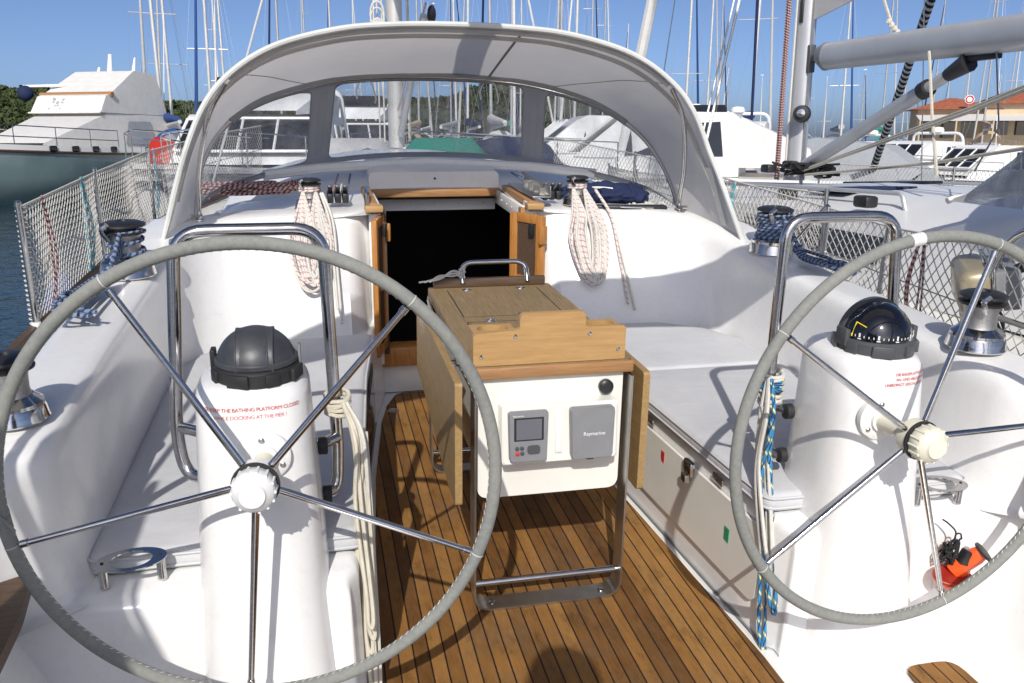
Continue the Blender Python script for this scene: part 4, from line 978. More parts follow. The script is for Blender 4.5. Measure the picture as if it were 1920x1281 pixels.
for k, (x, y, sx, sy, sz) in enumerate(((.80, 4.50, .13, .08, .05), (.93, 4.38, .12, .10, .055), (.87, 4.46, .14, .07, .06), (1.00, 4.34, .08, .09, .05), (.76, 4.58, .10, .07, .04), (1.05, 4.50, .06, .05, .05))): m.blob((x, y, .945+sz*.4), (sx, sy, sz), 4, .35)
bag = thing('navy_bag', 'crumpled navy canvas bag with white piping, stowed under the right side of the sprayhood', 'bag', (.9, 4.43, .93)); part('body', m, 'cover_navy', bag, smooth=80)
part('piping', MB().tube(spline([V(.72, 4.50, .985), V(.83, 4.40, 1.005), V(.95, 4.33, .995), V(1.04, 4.30, .965), V(1.02, 4.28, .935), V(.93, 4.29, .925)], 6), .006, 6), 'white_ink', bag)
m = MB(); m.box((.92, 4.14, .935), (.36, .05, .03), rot=Matrix.Rotation(-.14, 4, 'Z'), bev=.01); wh = thing('winch_handle', 'black winch handle in a stainless clip lying along the cabin edge', 'winch handle', (.92, 4.14, .92)); part('grip', m, 'black', wh)
part('clip', MB().tube(loop_rounded([V(.85, 4.11, .945), V(1.03, 4.10, .938), V(1.03, 4.14, .942), V(.85, 4.15, .948)], .02, 4), .005, 6, closed=True), 'steel', wh)
def clutch_bank(x, y, n, label, s):
    t = thing('rope_clutch', label, 'rope clutches', (x, y, .96), 'rope clutch banks')
    for k in range(n):
        xx = x+k*.036*s; m = MB(); m.box((xx, y, .985), (.030, .15, .045), bev=.006); part('body', m, 'black', t)
        part('lever', MB().box((xx, y-.055, 1.028), (.022, .09, .014), rot=Matrix.Rotation(-.5, 4, 'X'), bev=.004), 'grey_dark', t)
        part('line', MB().tube([V(xx, y-.07, .975), V(xx+.01, y+.08, .985), V(xx*.9, y+.5, 1.04)], .005, 6), ['rope_darkred', 'rope_white', 'rope_bluegrey'][k % 3], t)
clutch_bank(-.565, 4.34, 3, 'bank of black rope clutches beside the left cabin winch', 1); clutch_bank(.575, 4.34, 3, 'bank of black rope clutches beside the right cabin winch', -1)

def sheet_on_winch(c, mat, label, seed, turns, tail):
    rnd = random.Random(seed); t = thing('sheet_rope', label, 'rope', c, 'blue sheets on the coaming winches'); c = Vector(c); pts = []
    for j in range(turns*16):
        a = 2*math.pi*j/16; q = j/(turns*16); pts.append(c+V((.066+.03*math.sin(q*9)*.3)*math.cos(a), (.066)*math.sin(a), .055+.12*q))
    part('turns', MB().tube(pts, .0075, 7), mat, t)
    for k in range(tail[0]):
        dx, dy = tail[1]; o = V(rnd.uniform(-.03, .03), rnd.uniform(-.05, .05), 0)
        pts = [c+V(.05*math.copysign(1, dx) if False else 0, -.075, .12+rnd.uniform(-.03, .05)), c+V(dx*.2, -.12+dy*.15, .08), c+V(dx*.6, dy*.5, .012+.012*(k % 4))+o, c+V(dx, dy, .012+.010*(k % 5))+o*1.6, c+V(dx*.75+.05, dy*1.12, .012+.008*(k % 3))+o]
        part('bight', MB().tube(spline(pts, 6), .0072, 7), mat, t)
sheet_on_winch((1.335, 3.46, .828), 'rope_bluegrey', 'blue-grey sheet wound round the right coaming winch, tail lying aft', 5, 9, (9, (.05, -.42)))
sheet_on_winch((-1.335, 3.42, .826), 'rope_bluegrey', 'dark blue sheet round the left coaming winch with coils lying aft below the net', 8, 3, (11, (-.07, -.55)))

def hanging_bundle(top, strands, mat_fn, label, seed, wraps, wmats):
    rnd = random.Random(seed); t = thing('hanging_line', label, 'rope', top, 'lines hung on the grab rails'); top = Vector(top)
    for k, (dx, dy, ln, x2) in enumerate(strands):
        P = [top+V(dx*.4, dy*.3, .02), top+V(dx, dy, -.06), top+V(dx+rnd.uniform(-.012, .012), dy+rnd.uniform(-.01, .01), -ln*.45), top+V(x2+rnd.uniform(-.006, .006), dy*1.7, -ln*.85), top+V(x2+.006, dy*1.9, -ln), top+V(x2+.018, dy*1.85, -ln*.95), top+V(dx+.010+rnd.uniform(-.008, .008), dy, -ln*.4), top+V(dx+.008, dy*.6, -.05)]
        part('strand', MB().tube(spline(P, 8), .0056, 7), mat_fn(k), t)
    for k in range(wraps):
        z = .03-k*.0125; m = MB().tube([top+V(.030*math.cos(a)+.002, .030*math.sin(a), z+rnd.uniform(-.002, .002)+.008*math.sin(a+k)) for a in [2*math.pi*j/18 for j in range(19)]], .0058, 7)
        part('lashing', m, wmats[k % len(wmats)], t)
hanging_bundle((-.607, 2.125, .745), [(.036, -.10, .60, .042), (.044, -.11, .70, .046), (.052, -.10, .56, .050), (.060, -.10, .735, .058), (.040, -.12, .50, .044), (.048, -.09, .66, .050)], lambda k: 'rope_cream' if k != 3 else 'rope_white', 'cream line hanging in long loops from the left grab rail', 6, 5, ['rope_cream'])
hanging_bundle((.612+.006, 2.125, .735), [(-.05, -.05, .36, -.06), (-.058, -.09, .52, -.062), (-.046, -.11, .725, -.070), (-.060, -.10, .46, -.066), (-.052, -.12, .60, -.060)], lambda k: ['rope_white', 'rope_white', 'rope_blue', 'rope_white', 'rope_blue'][k], 'blue and white line lashed to the right grab rail, its ends reaching the teak sole', 12, 8, ['rope_white', 'rope_white', 'rope_blue', 'rope_blue', 'rope_blue', 'rope_white'])

# ------------------------------------------------------------------ cup holders, rescue light, outboard
def cup_holder(c, label, rot, back):
    c = Vector(c); t = thing('cup_holder', label, 'cup holder', c, 'steel cup holders'); N = 40; o = []; i = []; q = Matrix.Rotation(rot, 4, 'Z')
    for k in range(N):
        a = 2*math.pi*k/N; o.append(c+q @ V(.079*math.cos(a), .052*math.sin(a), .062)); i.append(c+q @ V(.047*math.cos(a), .0385*math.sin(a), .062))
    up = V(0, 0, .003); part('ring', MB().loft([o, i, [p+up for p in i], [p+up for p in o], o], closed=True), 'steel', t, smooth=20)
    for s in (-1, 1): part('post', MB().lathe([(.0105, 0), (.0115, .003), (.0105, .006), (.0105, .062)], c+q @ V(s*.063, 0, 0), (0, 0, 1), 16), 'steel', t)
    m = MB()
    for s in (-1, 1): m.lathe([(.004, .065), (.004, .067), (0, .067)], c+q @ V(s*.063, 0, 0), (0, 0, 1), 8)
    parts('post_screw', m, 'rubber', t)
cup_holder((-1.10, 1.945, .40), 'oval steel cup holder on two posts at the aft end of the left seat', R_(8), 1)
cup_holder((1.075, 1.93, .40), 'oval steel cup holder half hidden behind the right pedestal', R_(-6), 1)

def build_rescue_light():
    o = V(1.05, 1.862, .225); t = thing('rescue_light', 'orange floating rescue light with black cord, clipped to the white moulding below the right wheel', 'rescue light', o)
    ax = V(.42, -.25, .55).normalized(); sd = ax.cross(V(0, -1, .3)).normalized(); up = sd.cross(ax)
    body = MB().lathe([(.018, -.01), (.040, .0), (.042, .035), (.034, .042), (.034, .09), (.028, .112), (.012, .118), (0, .118)], o+V(.03, -.045, .025), ax, 20, 1.0, .8)
    b = part('body', body, 'orange', t); m = MB(); m.box(o+V(.05, -.07, .085), (.05, .035, .05), rot=Matrix.Rotation(.5, 4, 'Y'), bev=.006); part('battery_case', m, 'black', b)
    part('lens_cap', MB().lathe([(.036, .108), (.036, .116), (.0, .117)], o+V(.035, -.045, .025), ax, 16), 'black', b)
    dish = MB(); dish.lathe([(.0, .0), (.050, .004), (.060, .016), (.062, .034), (.057, .034), (.054, .018), (.0, .008)], o+V(.01, -.06, -.01), V(.1, -.25, 1), 28, 1.15, .8); part('float_collar', dish, 'orange', t)
    part('collar_dark_band', MB().lathe([(.0615, .022), (.0635, .024), (.0635, .032), (.0615, .034)], o+V(.01, -.06, -.01), V(.1, -.25, 1), 28, 1.15, .8), 'red_dark', t)  # darker red band round the upper edge of the collar
    br = MB(); br.box(o+V(.035, .0, -.03), (.07, .012, .09), bev=.004); br.box(o+V(.035, -.03, -.065), (.06, .06, .010), bev=.003); part('bracket', br, 'plastic_white', t)
    rl = MB(); rl.box(o+V(.008, -.062, -.066), (.012, .003, .012)); rl.box(o+V(.05, -.062, -.066), (.010, .003, .010)); parts('red_mark', rl, 'red', t)
    rnd = random.Random(3); cd_ = MB(); q = o+V(-.005, -.05, .10)
    for k in range(12): cd_.tube(spline([q+V(rnd.uniform(-.03, .035), rnd.uniform(-.02, .02), rnd.uniform(-.045, .045)) for _ in range(6)], 5), .0032, 5)
    cd_.tube(spline([q+V(.01, 0, .035), q+V(.012, 0, .075), q+V(-.015, .01, .105), q+V(-.03, .02, .115)], 6), .003, 5); cd_.tube(spline([q+V(.015, 0, .04), q+V(.015, 0, .065), q+V(.032, 0, .066), q+V(.04, 0, .045)], 6), .003, 5)
    part('cord', cd_, 'rope_black', t); t.scale = (.84,)*3
build_rescue_light()

def build_outboard():
    o = V(1.66, 2.58, .60); t = thing('outboard_motor', 'small outboard motor with champagne cowl and black tiller, hung on the right pushpit', 'outboard motor', o)
    rot = Matrix.Rotation(R_(-14), 4, 'Y') @ Matrix.Rotation(R_(-30), 4, 'Z')
    def q(x, y, z): return o+V(0, 0, .28)+rot.to_3x3() @ V(x, y, z)
    c = part('cowl', MB().box(q(-.02, 0, 0), (.11, .24, .17), rot=rot, bev=.035, seg=4), 'gold', t)
    part('control_panel', MB().box(q(.075, -.01, .0), (.085, .20, .15), rot=rot, bev=.012), 'grey_plastic', t); part('trim_band', MB().box(q(.032, 0, .0), (.012, .25, .175), rot=rot, bev=.004), 'steel', c)
    part('tiller', MB().tube([q(.10, -.05, .05), q(.15, -.10, .09), q(.19, -.15, .13)], [.018, .019, .017], 12), 'black', t); k = MB()
    for j in range(3): k.lathe([(.014, 0), (.014, .008), (0, .009)], q(.118, -.05+.045*j, -.03), rot.to_3x3() @ V(1, 0, 0), 12)
    parts('knob', k, 'grey_dark', t); part('kill_switch', MB().box(q(.112, -.06, .035), (.022, .035, .022), rot=rot, bev=.004), 'red', t)
    part('maker_mark', MB().box(q(.1185, .03, .05), (.001, .06, .008), rot=rot), 'white_ink', t)
    part('leg', MB().loft([[q(-.06, -.05, -.08), q(.03, -.03, -.08), q(.03, .03, -.08), q(-.06, .05, -.08)], [q(-.05, -.04, -.35), q(.02, -.02, -.35), q(.02, .02, -.35), q(-.05, .04, -.35)], [q(-.06, -.05, -.75), q(.02, -.02, -.75), q(.02, .02, -.75), q(-.06, .05, -.75)]], closed=True, caps=True), 'gold', t)
    part('clamp', MB().box(q(.04, 0, -.16), (.06, .16, .12), rot=rot, bev=.015), 'black', t)
build_outboard()

# ------------------------------------------------------------------ rails, stanchions, nets
def rail_thing(s):
    t = thing('pushpit', ('bent stainless pushpit tubes at the left quarter' if s < 0 else 'bent stainless pushpit tubes carrying the outboard at the right quarter'), 'guard rail', (s*1.6, 1.5, .5), 'pushpit rails')
    x = s*1.62; top = [V(x, 2.62, .52), V(x-s*.005, 2.42, 1.12), V(x-s*.02, 1.2, 1.14), V(x-s*.08, -.6, 1.14)]
    part('top_tube', MB().tube(rounded(top, .14, 6), .0135, 10), 'steel', t); part('mid_tube', MB().tube([V(x, 2.53, .80), V(x-s*.02, 1.2, .82), V(x-s*.08, -.6, .82)], .011, 8), 'steel', t)
    part('leg', MB().tube([V(x, 2.16, .52), V(x-s*.01, 1.98, 1.13)], .0125, 10), 'steel', t); part('leg', MB().tube([V(x, 1.2, .5), V(x-s*.03, 1.1, 1.13)], .0125, 10), 'steel', t)
    f = MB()
    for y in (2.62, 2.16, 1.2): f.lathe([(.032, 0), (.03, .012), (.016, .018), (.016, .04)], (x, y, .515), (0, 0, 1), 14)
    parts('foot', f, 'dull_steel', t)
rail_thing(1); rail_thing(-1)
def stanchion(s, x, y, top, label):
    t = thing('stanchion', label, 'stanchion', (s*x, y, .53), 'lifeline stanchions'); part('post', MB().tube([V(s*x, y, .53), V(s*x, y, top)], .0115, 10), 'steel', t)
    part('socket', MB().lathe([(.035, 0), (.033, .014), (.018, .022), (.018, .07)], (s*x, y, .525), (0, 0, 1), 14), 'plastic_white', t)
    part('cap', MB().lathe([(.013, 0), (.013, .02), (.008, .026), (0, .027)], (s*x, y, top-.008), (0, 0, 1), 12), 'steel', t)
def gate_stanchion(s, x, y0, y1, top, label):
    t = thing('gate_stanchion', label, 'stanchion', (s*x, y0, .53), 'lifeline stanchions'); part('hoop', MB().tube(rounded([V(s*x, y0, .53), V(s*x, y0, top), V(s*x, y1, top*.5+.28)], .05, 5), .0115, 10), 'steel', t)
    part('socket', MB().lathe([(.035, 0), (.033, .014), (.018, .022), (.018, .07)], (s*x, y0, .525), (0, 0, 1), 14), 'plastic_white', t)
stanchion(-1, 1.75, 3.66, 1.06, 'stainless stanchion laced with cord at the aft end of the left net')
stanchion(-1, 1.745, 4.9, 1.06, 'stainless stanchion half way along the left net'); stanchion(-1, 1.70, 6.2, 1.06, 'stainless stanchion far along the left net, by the sprayhood')
gate_stanchion(1, 1.75, 3.70, 3.95, 1.01, 'bent stainless gate stanchion on the right side deck'); stanchion(1, 1.75, 3.24, .98, 'stainless stanchion beside the right wheel, behind the white net')
stanchion(1, 1.745, 4.9, 1.0, 'stainless stanchion forward of the right gate, beside the sprayhood'); stanchion(1, 1.70, 6.2, 1.02, 'stainless stanchion far forward on the right side deck')
def net(s, pts_top, pts_bot, cell, label):
    """diamond mesh strung between the upper and lower line; x bends with the rail"""
    t = thing('safety_net', label, 'safety net', (s*pts_bot[0][0], pts_bot[0][1], pts_bot[0][2]), 'white lifeline nets')
    def ip(tb, y):
        for a, b in zip(tb, tb[1:]):
            if y <= b[1]: q = (y-a[1])/(b[1]-a[1]); return V(s*(a[0]+(b[0]-a[0])*q), y, a[2]+(b[2]-a[2])*q)
        return V(s*tb[-1][0], tb[-1][1], tb[-1][2])
    y0, y1 = pts_top[0][1], pts_top[-1][1]; H = pts_top[0][2]-pts_bot[0][2]; n = int(round(H/cell)); m = MB(); cw = cell*.80
    cols = int((y1-y0)/cw)
    def P(i, j): 
        y = y0+(y1-y0)*i/cols; a, b = ip(pts_bot, y), ip(pts_top, y); q = j/n; p = a.lerp(b, q); p.x += .018*math.sin(i*.31+j*.2)*math.sin(q*math.pi); p.z += (-.022*math.sin(q*math.pi)+.008*noise.noise(V(i*.3, j*.3, s))); return p
    for st in range(-n, cols):
        for d in (1, -1):
            pts = []
            for j in range(n+1):
                i = st+j if d > 0 else st+n-j
                if 0 <= i <= cols: pts.append(P(i, j))
            if len(pts) > 1: m.tube(pts, .0022, 4, caps=False)
    part('mesh', m, 'net_cord', t, smooth=0)
    tp = [ip(pts_top, y0+(y1-y0)*k/30) for k in range(31)]; bt = [ip(pts_bot, y0+(y1-y0)*k/30) for k in range(31)]; md = [a.lerp(b, .5) for a, b in zip(tp, bt)]
    part('upper_line', MB().tube(tp, .0055, 6), 'rope_white', t); part('lower_line', MB().tube(bt, .004, 6), 'rope_white', t); part('middle_line', MB().tube(md, .003, 6), 'dull_steel', t)
    la = MB()
    for k in range(26): q = k/25; c = bt[0].lerp(tp[0], q); la.tube([c+V(.018*math.cos(a), .018*math.sin(a), .006*math.sin(a*.5)) for a in [j*2*math.pi/8 for j in range(9)]], .003, 5)
    part('lacing', la, 'rope_white', t)
    return ip
ipl = net(-1, [(1.75, 3.68, 1.05), (1.745, 4.9, 1.05), (1.70, 6.2, 1.05), (1.45, 7.6, 1.06), (1.1, 8.6, 1.08)], [(1.76, 3.68, .56), (1.755, 4.9, .57), (1.71, 6.2, .59), (1.46, 7.6, .62), (1.1, 8.6, .65)], .052, 'white netting laced along the left lifelines, water behind it')
ipr = net(1, [(1.62, 1.30, 1.06), (1.64, 2.45, 1.03), (1.75, 3.24, .97), (1.75, 3.7, .985), (1.745, 4.9, 1.0), (1.70, 6.2, 1.02), (1.45, 7.6, 1.04)], [(1.64, 1.30, .55), (1.66, 2.45, .555), (1.76, 3.24, .56), (1.76, 3.7, .56), (1.755, 4.9, .57), (1.71, 6.2, .59), (1.46, 7.6, .62)], .066, 'white netting laced along the right lifelines, neighbouring hull behind it')
def lashing(s, y, mat, label, ip_top, top, bot, n):
    rnd = random.Random(int(y*100)); m = MB()
    for k in range(n):
        dy = rnd.uniform(-.03, .03); m.tube(spline([V(s*top[0], y+dy*.3, top[1]), V(s*(top[0]-.01+rnd.uniform(-.02, .02)), y+dy, (top[1]+bot[1])/2), V(s*bot[0], y+dy*.6+rnd.uniform(-.03, .03), bot[1])], 6), .0045, 6)
    solo('lashing_line', m, mat, label, 'line', group='lines tied down the nets')
lashing(-1, 4.62, 'rope_cyan', 'blue-green line tied down the left net nearest the middle stanchion', ipl, (1.745, 1.06), (1.75, .57), 4); lashing(-1, 6.35, 'rope_cyan', 'blue-green line tied down the left net close to the sprayhood', ipl, (1.69, 1.06), (1.70, .6), 3)
lashing(-1, 3.95, 'rope_darkred', 'brown and white line down the left net, next to the aft stanchion', ipl, (1.745, 1.06), (1.755, .57), 2)
lashing(1, 4.66, 'rope_cyan', 'blue and white line tied down the right net beside the sprayhood', ipr, (1.742, 1.0), (1.75, .57), 4)
lashing(1, 2.95, 'rope_darkred', 'red and white line tied down the right net above the glass compass', ipr, (1.70, 1.0), (1.72, .56), 4)
m = MB().blob((-1.93, 4.75, .28), (.11, .11, .28), 3); solo('fender', m, 'cover_blue', 'blue fender hanging outside the left net', 'fender')
# own mast with boom end above the sprayhood
def build_mast():
    t = thing('main_mast', 'white alloy mast of this yacht rising beyond the sprayhood', 'mast', (0, 6.9, 1.02)); N = 20
    ring = lambda z: [V(.062*math.cos(2*math.pi*k/N), 6.9+.10*math.sin(2*math.pi*k/N), z) for k in range(N)]
    part('tube', MB().loft([ring(1.02), ring(9.5)], closed=True, caps=True), 'mast_white', t); h = MB()
    for x, y in ((-.085, 6.82), (-.075, 6.95), (.08, 6.85), (-.11, 6.9), (.10, 6.95)): h.tube([V(x*1.15, y, 1.06), V(x, y, 9)], .006, 6)
    parts('halyards', h, 'rope_white', t)
    wn = MB(); wn.lathe([(.05, 0), (.04, .03), (.035, .07), (.045, .08), (0, .085)], (-.10, 6.86, 1.62), (-1, -.3, 0), 14); part('mast_winch', wn, 'steel', t)
    part('vang', MB().tube([V(.02, 6.76, 1.12), V(.10, 5.9, 1.92)], .025, 10), 'alu', t); part('vang_purchase', MB().tube([V(.03, 6.74, 1.3), V(.17, 5.95, 2.0)], .008, 6).tube([V(.0, 6.74, 1.3), V(.12, 5.95, 2.0)], .008, 6), 'rope_red', t)
    b = MB()
    for p in ((.12, 6.2, 1.85), (.15, 5.9, 1.93), (.06, 6.4, 1.72)): b.blob(p, (.03, .04, .06), 2)
    parts('block', b, 'black', t)
    cl = MB(); rnd = random.Random(8)
    for k in range(8): z0 = 1.9+rnd.uniform(-.08, .08); cl.tube([V(-.13+.05*math.cos(a), 6.80, z0+.09*math.sin(a)) for a in [j*2*math.pi/16 for j in range(17)]], .006, 6)
    part('coiled_halyard', cl, 'rope_white', t)
    part('boom', MB().tube([V(-.01, 6.78, 2.30), V(-.09, 3.9, 2.40), V(-.10, 3.05, 2.42)], .068, 14), 'alu', t)
build_mast()
# furled bimini behind and above the helm, and an added cloth curtain that shades the left quarter (both just outside the picture; they shade the cockpit)
def build_bimini():
    t = thing('bimini', 'grey canvas bimini half folded on steel hoops above the helm', 'bimini', (0, 1.4, .6)); n = 24
    def bow(y, z): return [V(1.50*math.sin(a), y-.35*abs(math.sin(a))**3, z-.30*(1-math.cos(a)**.8 if abs(a) < 1.5 else 1)) for a in [-1.35+2.7*k/n for k in range(n+1)]]
    a, b = bow(2.32, 1.98), bow(1.87, 1.99); part('canopy', MB().loft([a, [p.lerp(q, .5)+V(0, 0, .02) for p, q in zip(a, b)], b, [p+V(0, 0, .03) for p in b], [p+V(0, 0, .03) for p in a], a]), 'hood_cloth', t)
    for c, nm in ((a, 0), (b, 1)): part('hoop', MB().tube([V(c[0].x, .55, .58)]+c+[V(c[-1].x, .55, .58)], .012, 8), 'steel', t)
build_bimini()
def build_shade_curtain():  # unseen cloth put in to keep sun off the port wheel and seat
    t = thing('shade_curtain', 'grey canvas curtain, unseen, added to shade the left quarter', 'curtain', (-1.6, -.35, .6)); n = 12
    part('cloth', MB().loft([[V(-1.60+.012*math.sin(k*1.3), -1.2+1.86*k/n, z) for k in range(n+1)] for z in (.62, 1.1, 1.55, 1.90)]), 'hood_grey', t); m = MB()
    for y in (-1.2, .66): m.tube([V(-1.60, y, .5), V(-1.60, y, 1.92)], .012, 8)
    parts('pole', m, 'steel', t); part('top_bar', MB().tube([V(-1.60, -1.2, 1.92), V(-1.60, .66, 1.92)], .012, 8), 'steel', t)
build_shade_curtain()

# ------------------------------------------------------------------ sea, quay, hill
def build_setting():
    m = MB(); N = 48; R = 4000
    rad = [0, 3, 8, 20, 50, 120, 300, 900, R]; rings = [[V(r*math.cos(2*math.pi*k/N), r*math.sin(2*math.pi*k/N), SEA) for k in range(N)] for r in rad[1:]]
    m.loft(rings, closed=True); m.add(rings[0], [list(range(N))]); solo('sea', m, 'water', None, None, (0, 0, SEA), boat=False, kind='structure', smooth=0)
build_setting()
def wood(name, path, depth, height, n, leaf, mat, seed, label):
    """a far wood that reads as one mass: many leaf clumps over a rise in the ground"""
    rnd = random.Random(seed); m = MB(); P = spline([V(*p) for p in path], 10)
    def h(q, d): return height(q)*(math.sin(max(0, min(1, d))*math.pi/2)**.6)
    for _ in range(n):
        q = rnd.random(); i = min(len(P)-2, int(q*(len(P)-1))); f = q*(len(P)-1)-i; p = P[i].lerp(P[i+1], f); away = (p-CAMW); away.z = 0; away.normalize()
        d = rnd.random()**1.3; hh = h(q, d); lump = 1+.16*noise.noise(V(p.x*.12, p.y*.12, d*6))+.10*noise.noise(V(p.x*.5, p.y*.5, d*20))
        c = V(p.x, p.y, SEA)+away*depth*d+V(0, 0, hh*lump*(1 if rnd.random() < .55 else rnd.uniform(.55, 1))+.3); s = leaf*rnd.uniform(.5, 1.2)
        nrm = V(rnd.gauss(0, 1), rnd.gauss(0, 1), rnd.gauss(.4, 1)).normalized(); a = nrm.orthogonal().normalized(); b = nrm.cross(a); k = rnd.randint(5, 6)
        m.add([c+(a*math.cos(2*math.pi*j/k)+b*math.sin(2*math.pi*j/k))*s*rnd.uniform(.6, 1.1)+nrm*s*rnd.uniform(-.25, .25) for j in range(k)], [list(range(k))])
    return solo(name, m, mat, label, 'trees', boat=False, kind='stuff', smooth=0)
def ground_ridge(name, path, depth, height, mat):
    P = spline([V(*p) for p in path], 10); rings = []
    for i, p in enumerate(P):
        q = i/(len(P)-1); away = (p-CAMW); away.z = 0; away.normalize(); rings.append([V(p.x, p.y, SEA-.5)+away*depth*d+V(0, 0, .5+height(q)*.9*(math.sin(d*math.pi/2)**.6) if d else 0) for d in (0, .02, .1, .25, .5, .75, 1)])
    return solo(name, MB().loft(rings), mat, None, None, boat=False, kind='structure')
hillp = [bearing(u, 262, 230) for u in (-420, -200, -20, 120, 250, 380, 520, 640)]
hh = lambda q: (9+5.5*math.sin(q*math.pi*1.25)+2.2*math.sin(q*9))*min(1, .12+q*7)
ground_ridge('hill', hillp, 60, hh, 'hill_scrub'); wood('hillside_wood', hillp, 60, hh, 26000, .72, 'pine_leaf', 1, 'low hill of dark green pines across the water at the left')
tp = [bearing(u, 262, 150) for u in (620, 760, 880, 1000, 1120, 1250, 1330)]
th = lambda q: 4.2+6.5*math.sin(min(1, q*1.15)*math.pi)**.9+1.2*math.sin(q*17)
ground_ridge('shore', tp, 25, lambda q: .8, 'stone'); wood('shore_wood', tp, 25, th, 16000, .7, 'dark_leaf', 2, 'dark belt of pines behind the masts, seen through the sprayhood windows')

# ------------------------------------------------------------------ generic boats
def hull_rings(L_, B, fb, st, draft=.35, fine=.9, n=14):
    rings = []
    for i in range(n+1):
        q = i/n; y = -L_*.5+L_*q; b = B*.5*(st+(1-st)*math.sin(min(1, q/.5)*math.pi/2)) if q < .5 else B*.5*max(.012, math.cos((q-.5)/.5*math.pi/2)**fine)
        f = fb*(1+.28*q*q); rake = (q-.0)**3*L_*.06
        rings.append([V(-b, y+rake, f), V(-b*.97, y+rake*.7, f*.5), V(-b*.80, y, -.05), V(-b*.3, y, -draft), V(b*.3, y, -draft), V(b*.80, y, -.05), V(b*.97, y+rake*.7, f*.5), V(b, y+rake, f)])
    return rings
def deck_of(rings): return MB().loft([[r[0], (r[0]+r[-1])*.5+V(0, 0, .06), r[-1]] for r in rings]).add(rings[0], [list(range(8))])
def turned(o, loc, ang): o.location = loc; o.rotation_euler = (0, 0, ang)
def make_sailboat(variant, label):
    """berthed sailing boat at the origin, bow along +y, waterline z = 0"""
    rnd = random.Random(50+variant); Lg = [10.5, 11.5, 12.5, 13][variant % 4]; H = [13.5, 15, 16.5, 18][variant % 4]
    hc = ['hull_white', 'hull_white', 'hull_navy', 'hull_white', 'hull_white', 'hull_green'][variant]; cc = ['cover_navy', 'cover_white', 'cover_blue', 'cover_green', 'cover_grey', 'cover_tan'][variant]
    mc = ['mast_white', 'mast_grey', 'mast_white', 'mast_grey', 'mast_white', 'mast_grey'][variant]
    t = thing('sailing_boat', label, 'sailing boat', (0, 0, 0), boat=False); r = hull_rings(Lg, Lg*.31, 1.15, .74)
    part('hull', MB().loft(r), hc, t); part('deck', deck_of(r), 'grp2', t)
    rf = [[V(-.95, -1.2, 1.2), V(-.85, -1.1, 1.62), V(.85, -1.1, 1.62), V(.95, -1.2, 1.2)], [V(-.9, 1.2, 1.25), V(-.75, 1.2, 1.66), V(.75, 1.2, 1.66), V(.9, 1.2, 1.25)], [V(-.5, 3.2, 1.3), V(-.4, 3.0, 1.45), V(.4, 3.0, 1.45), V(.5, 3.2, 1.3)]]
    cr = part('coachroof', MB().loft(rf).add(rf[0], [[0, 1, 2, 3]]), 'hull_white', t); w_ = MB()
    for s in (-1, 1): w_.add([V(s*.945, -.8, 1.33), V(s*.90, 1.0, 1.37), V(s*.84, 1.0, 1.56), V(s*.89, -.8, 1.54)], [[0, 1, 2, 3]])
    parts('cabin_window', w_, 'dark_glass', cr); my = 1.1
    mt = part('mast', MB().tube([V(0, my, 1.6), V(0, my, H*.7), V(0, my-.05, H)], [.075, .07, .05], 10), mc, t); sp = MB(); sp.tube([V(-.9, my-.1, H*.42), V(0, my, H*.42), V(.9, my-.1, H*.42)], .022, 6)
    if variant % 2: sp.tube([V(-.65, my-.1, H*.70), V(0, my, H*.70), V(.65, my-.1, H*.70)], .02, 6)
    part('spreaders', sp, mc, mt); ah = MB(); ah.tube([V(0, my-.05, H), V(0, my-.05, H+.55)], .012, 5); ah.tube([V(-.18, my-.05, H+.1), V(.18, my-.05, H+.1)], .012, 5); part('masthead_aerial', ah, 'dull_steel', mt)
    rg = MB()
    for s in (-1, 1):
        rg.tube([V(s*1.35, my-.2, 1.25), V(s*.9, my-.1, H*.42), V(s*.03, my, H*.93)], .006, 4); rg.tube([V(s*1.3, my-.1, 1.25), V(0, my, H*.42)], .005, 4)
    rg.tube([V(0, -Lg*.49, 1.2), V(0, my, H)], .006, 4); part('rigging', rg, 'dull_steel', t)
    part('furled_genoa', MB().tube([V(0, Lg*.49, 1.6), V(0, Lg*.44, 3), V(0, my+.2, H*.94)], [.05, .075, .025], 8), ['sail_cloth', 'cover_navy', 'sail_cloth', 'cover_white', 'cover_blue', 'sail_cloth'][variant], t)
    bo = part('boom', MB().tube([V(0, my-.1, 2.55), V(0, -3.1, 2.7)], .075, 10), mc, t); part('sail_cover', MB().tube([V(0, my-.02, 2.95), V(0, -.5, 2.86), V(0, -3.0, 2.78)], [.20, .17, .09], 10), cc, bo)
    dg = [[V(.95*math.cos(a), -1.9+.35*q+.2*(1-math.sin(a)), 1.4+(.95+.12*q)*math.sin(a)) for a in [math.pi*k/10 for k in range(11)]] for q in (1, .3, -.6)]
    part('sprayhood', MB().loft(dg), cc, t); ra = MB()
    for z in (1.55, 1.8): ra.tube([V(r[i][0].x*.97, r[i][0].y, z+.02*i) for i in range(2, 14, 2)], .010, 4).tube([V(r[i][-1].x*.97, r[i][-1].y, z+.02*i) for i in range(2, 14, 2)], .010, 4)
    for i in range(2, 14, 3):
        for e in (0, -1): ra.tube([r[i][e]*1.0, V(r[i][e].x*.97, r[i][e].y, 1.85)], .012, 4)
    part('lifelines', ra, 'dull_steel', t); return t
hullname = ['white', 'white', 'navy', 'white', 'white', 'grey-green']; covname = ['navy', 'cream', 'blue', 'green', 'grey', 'tan']
protos = []
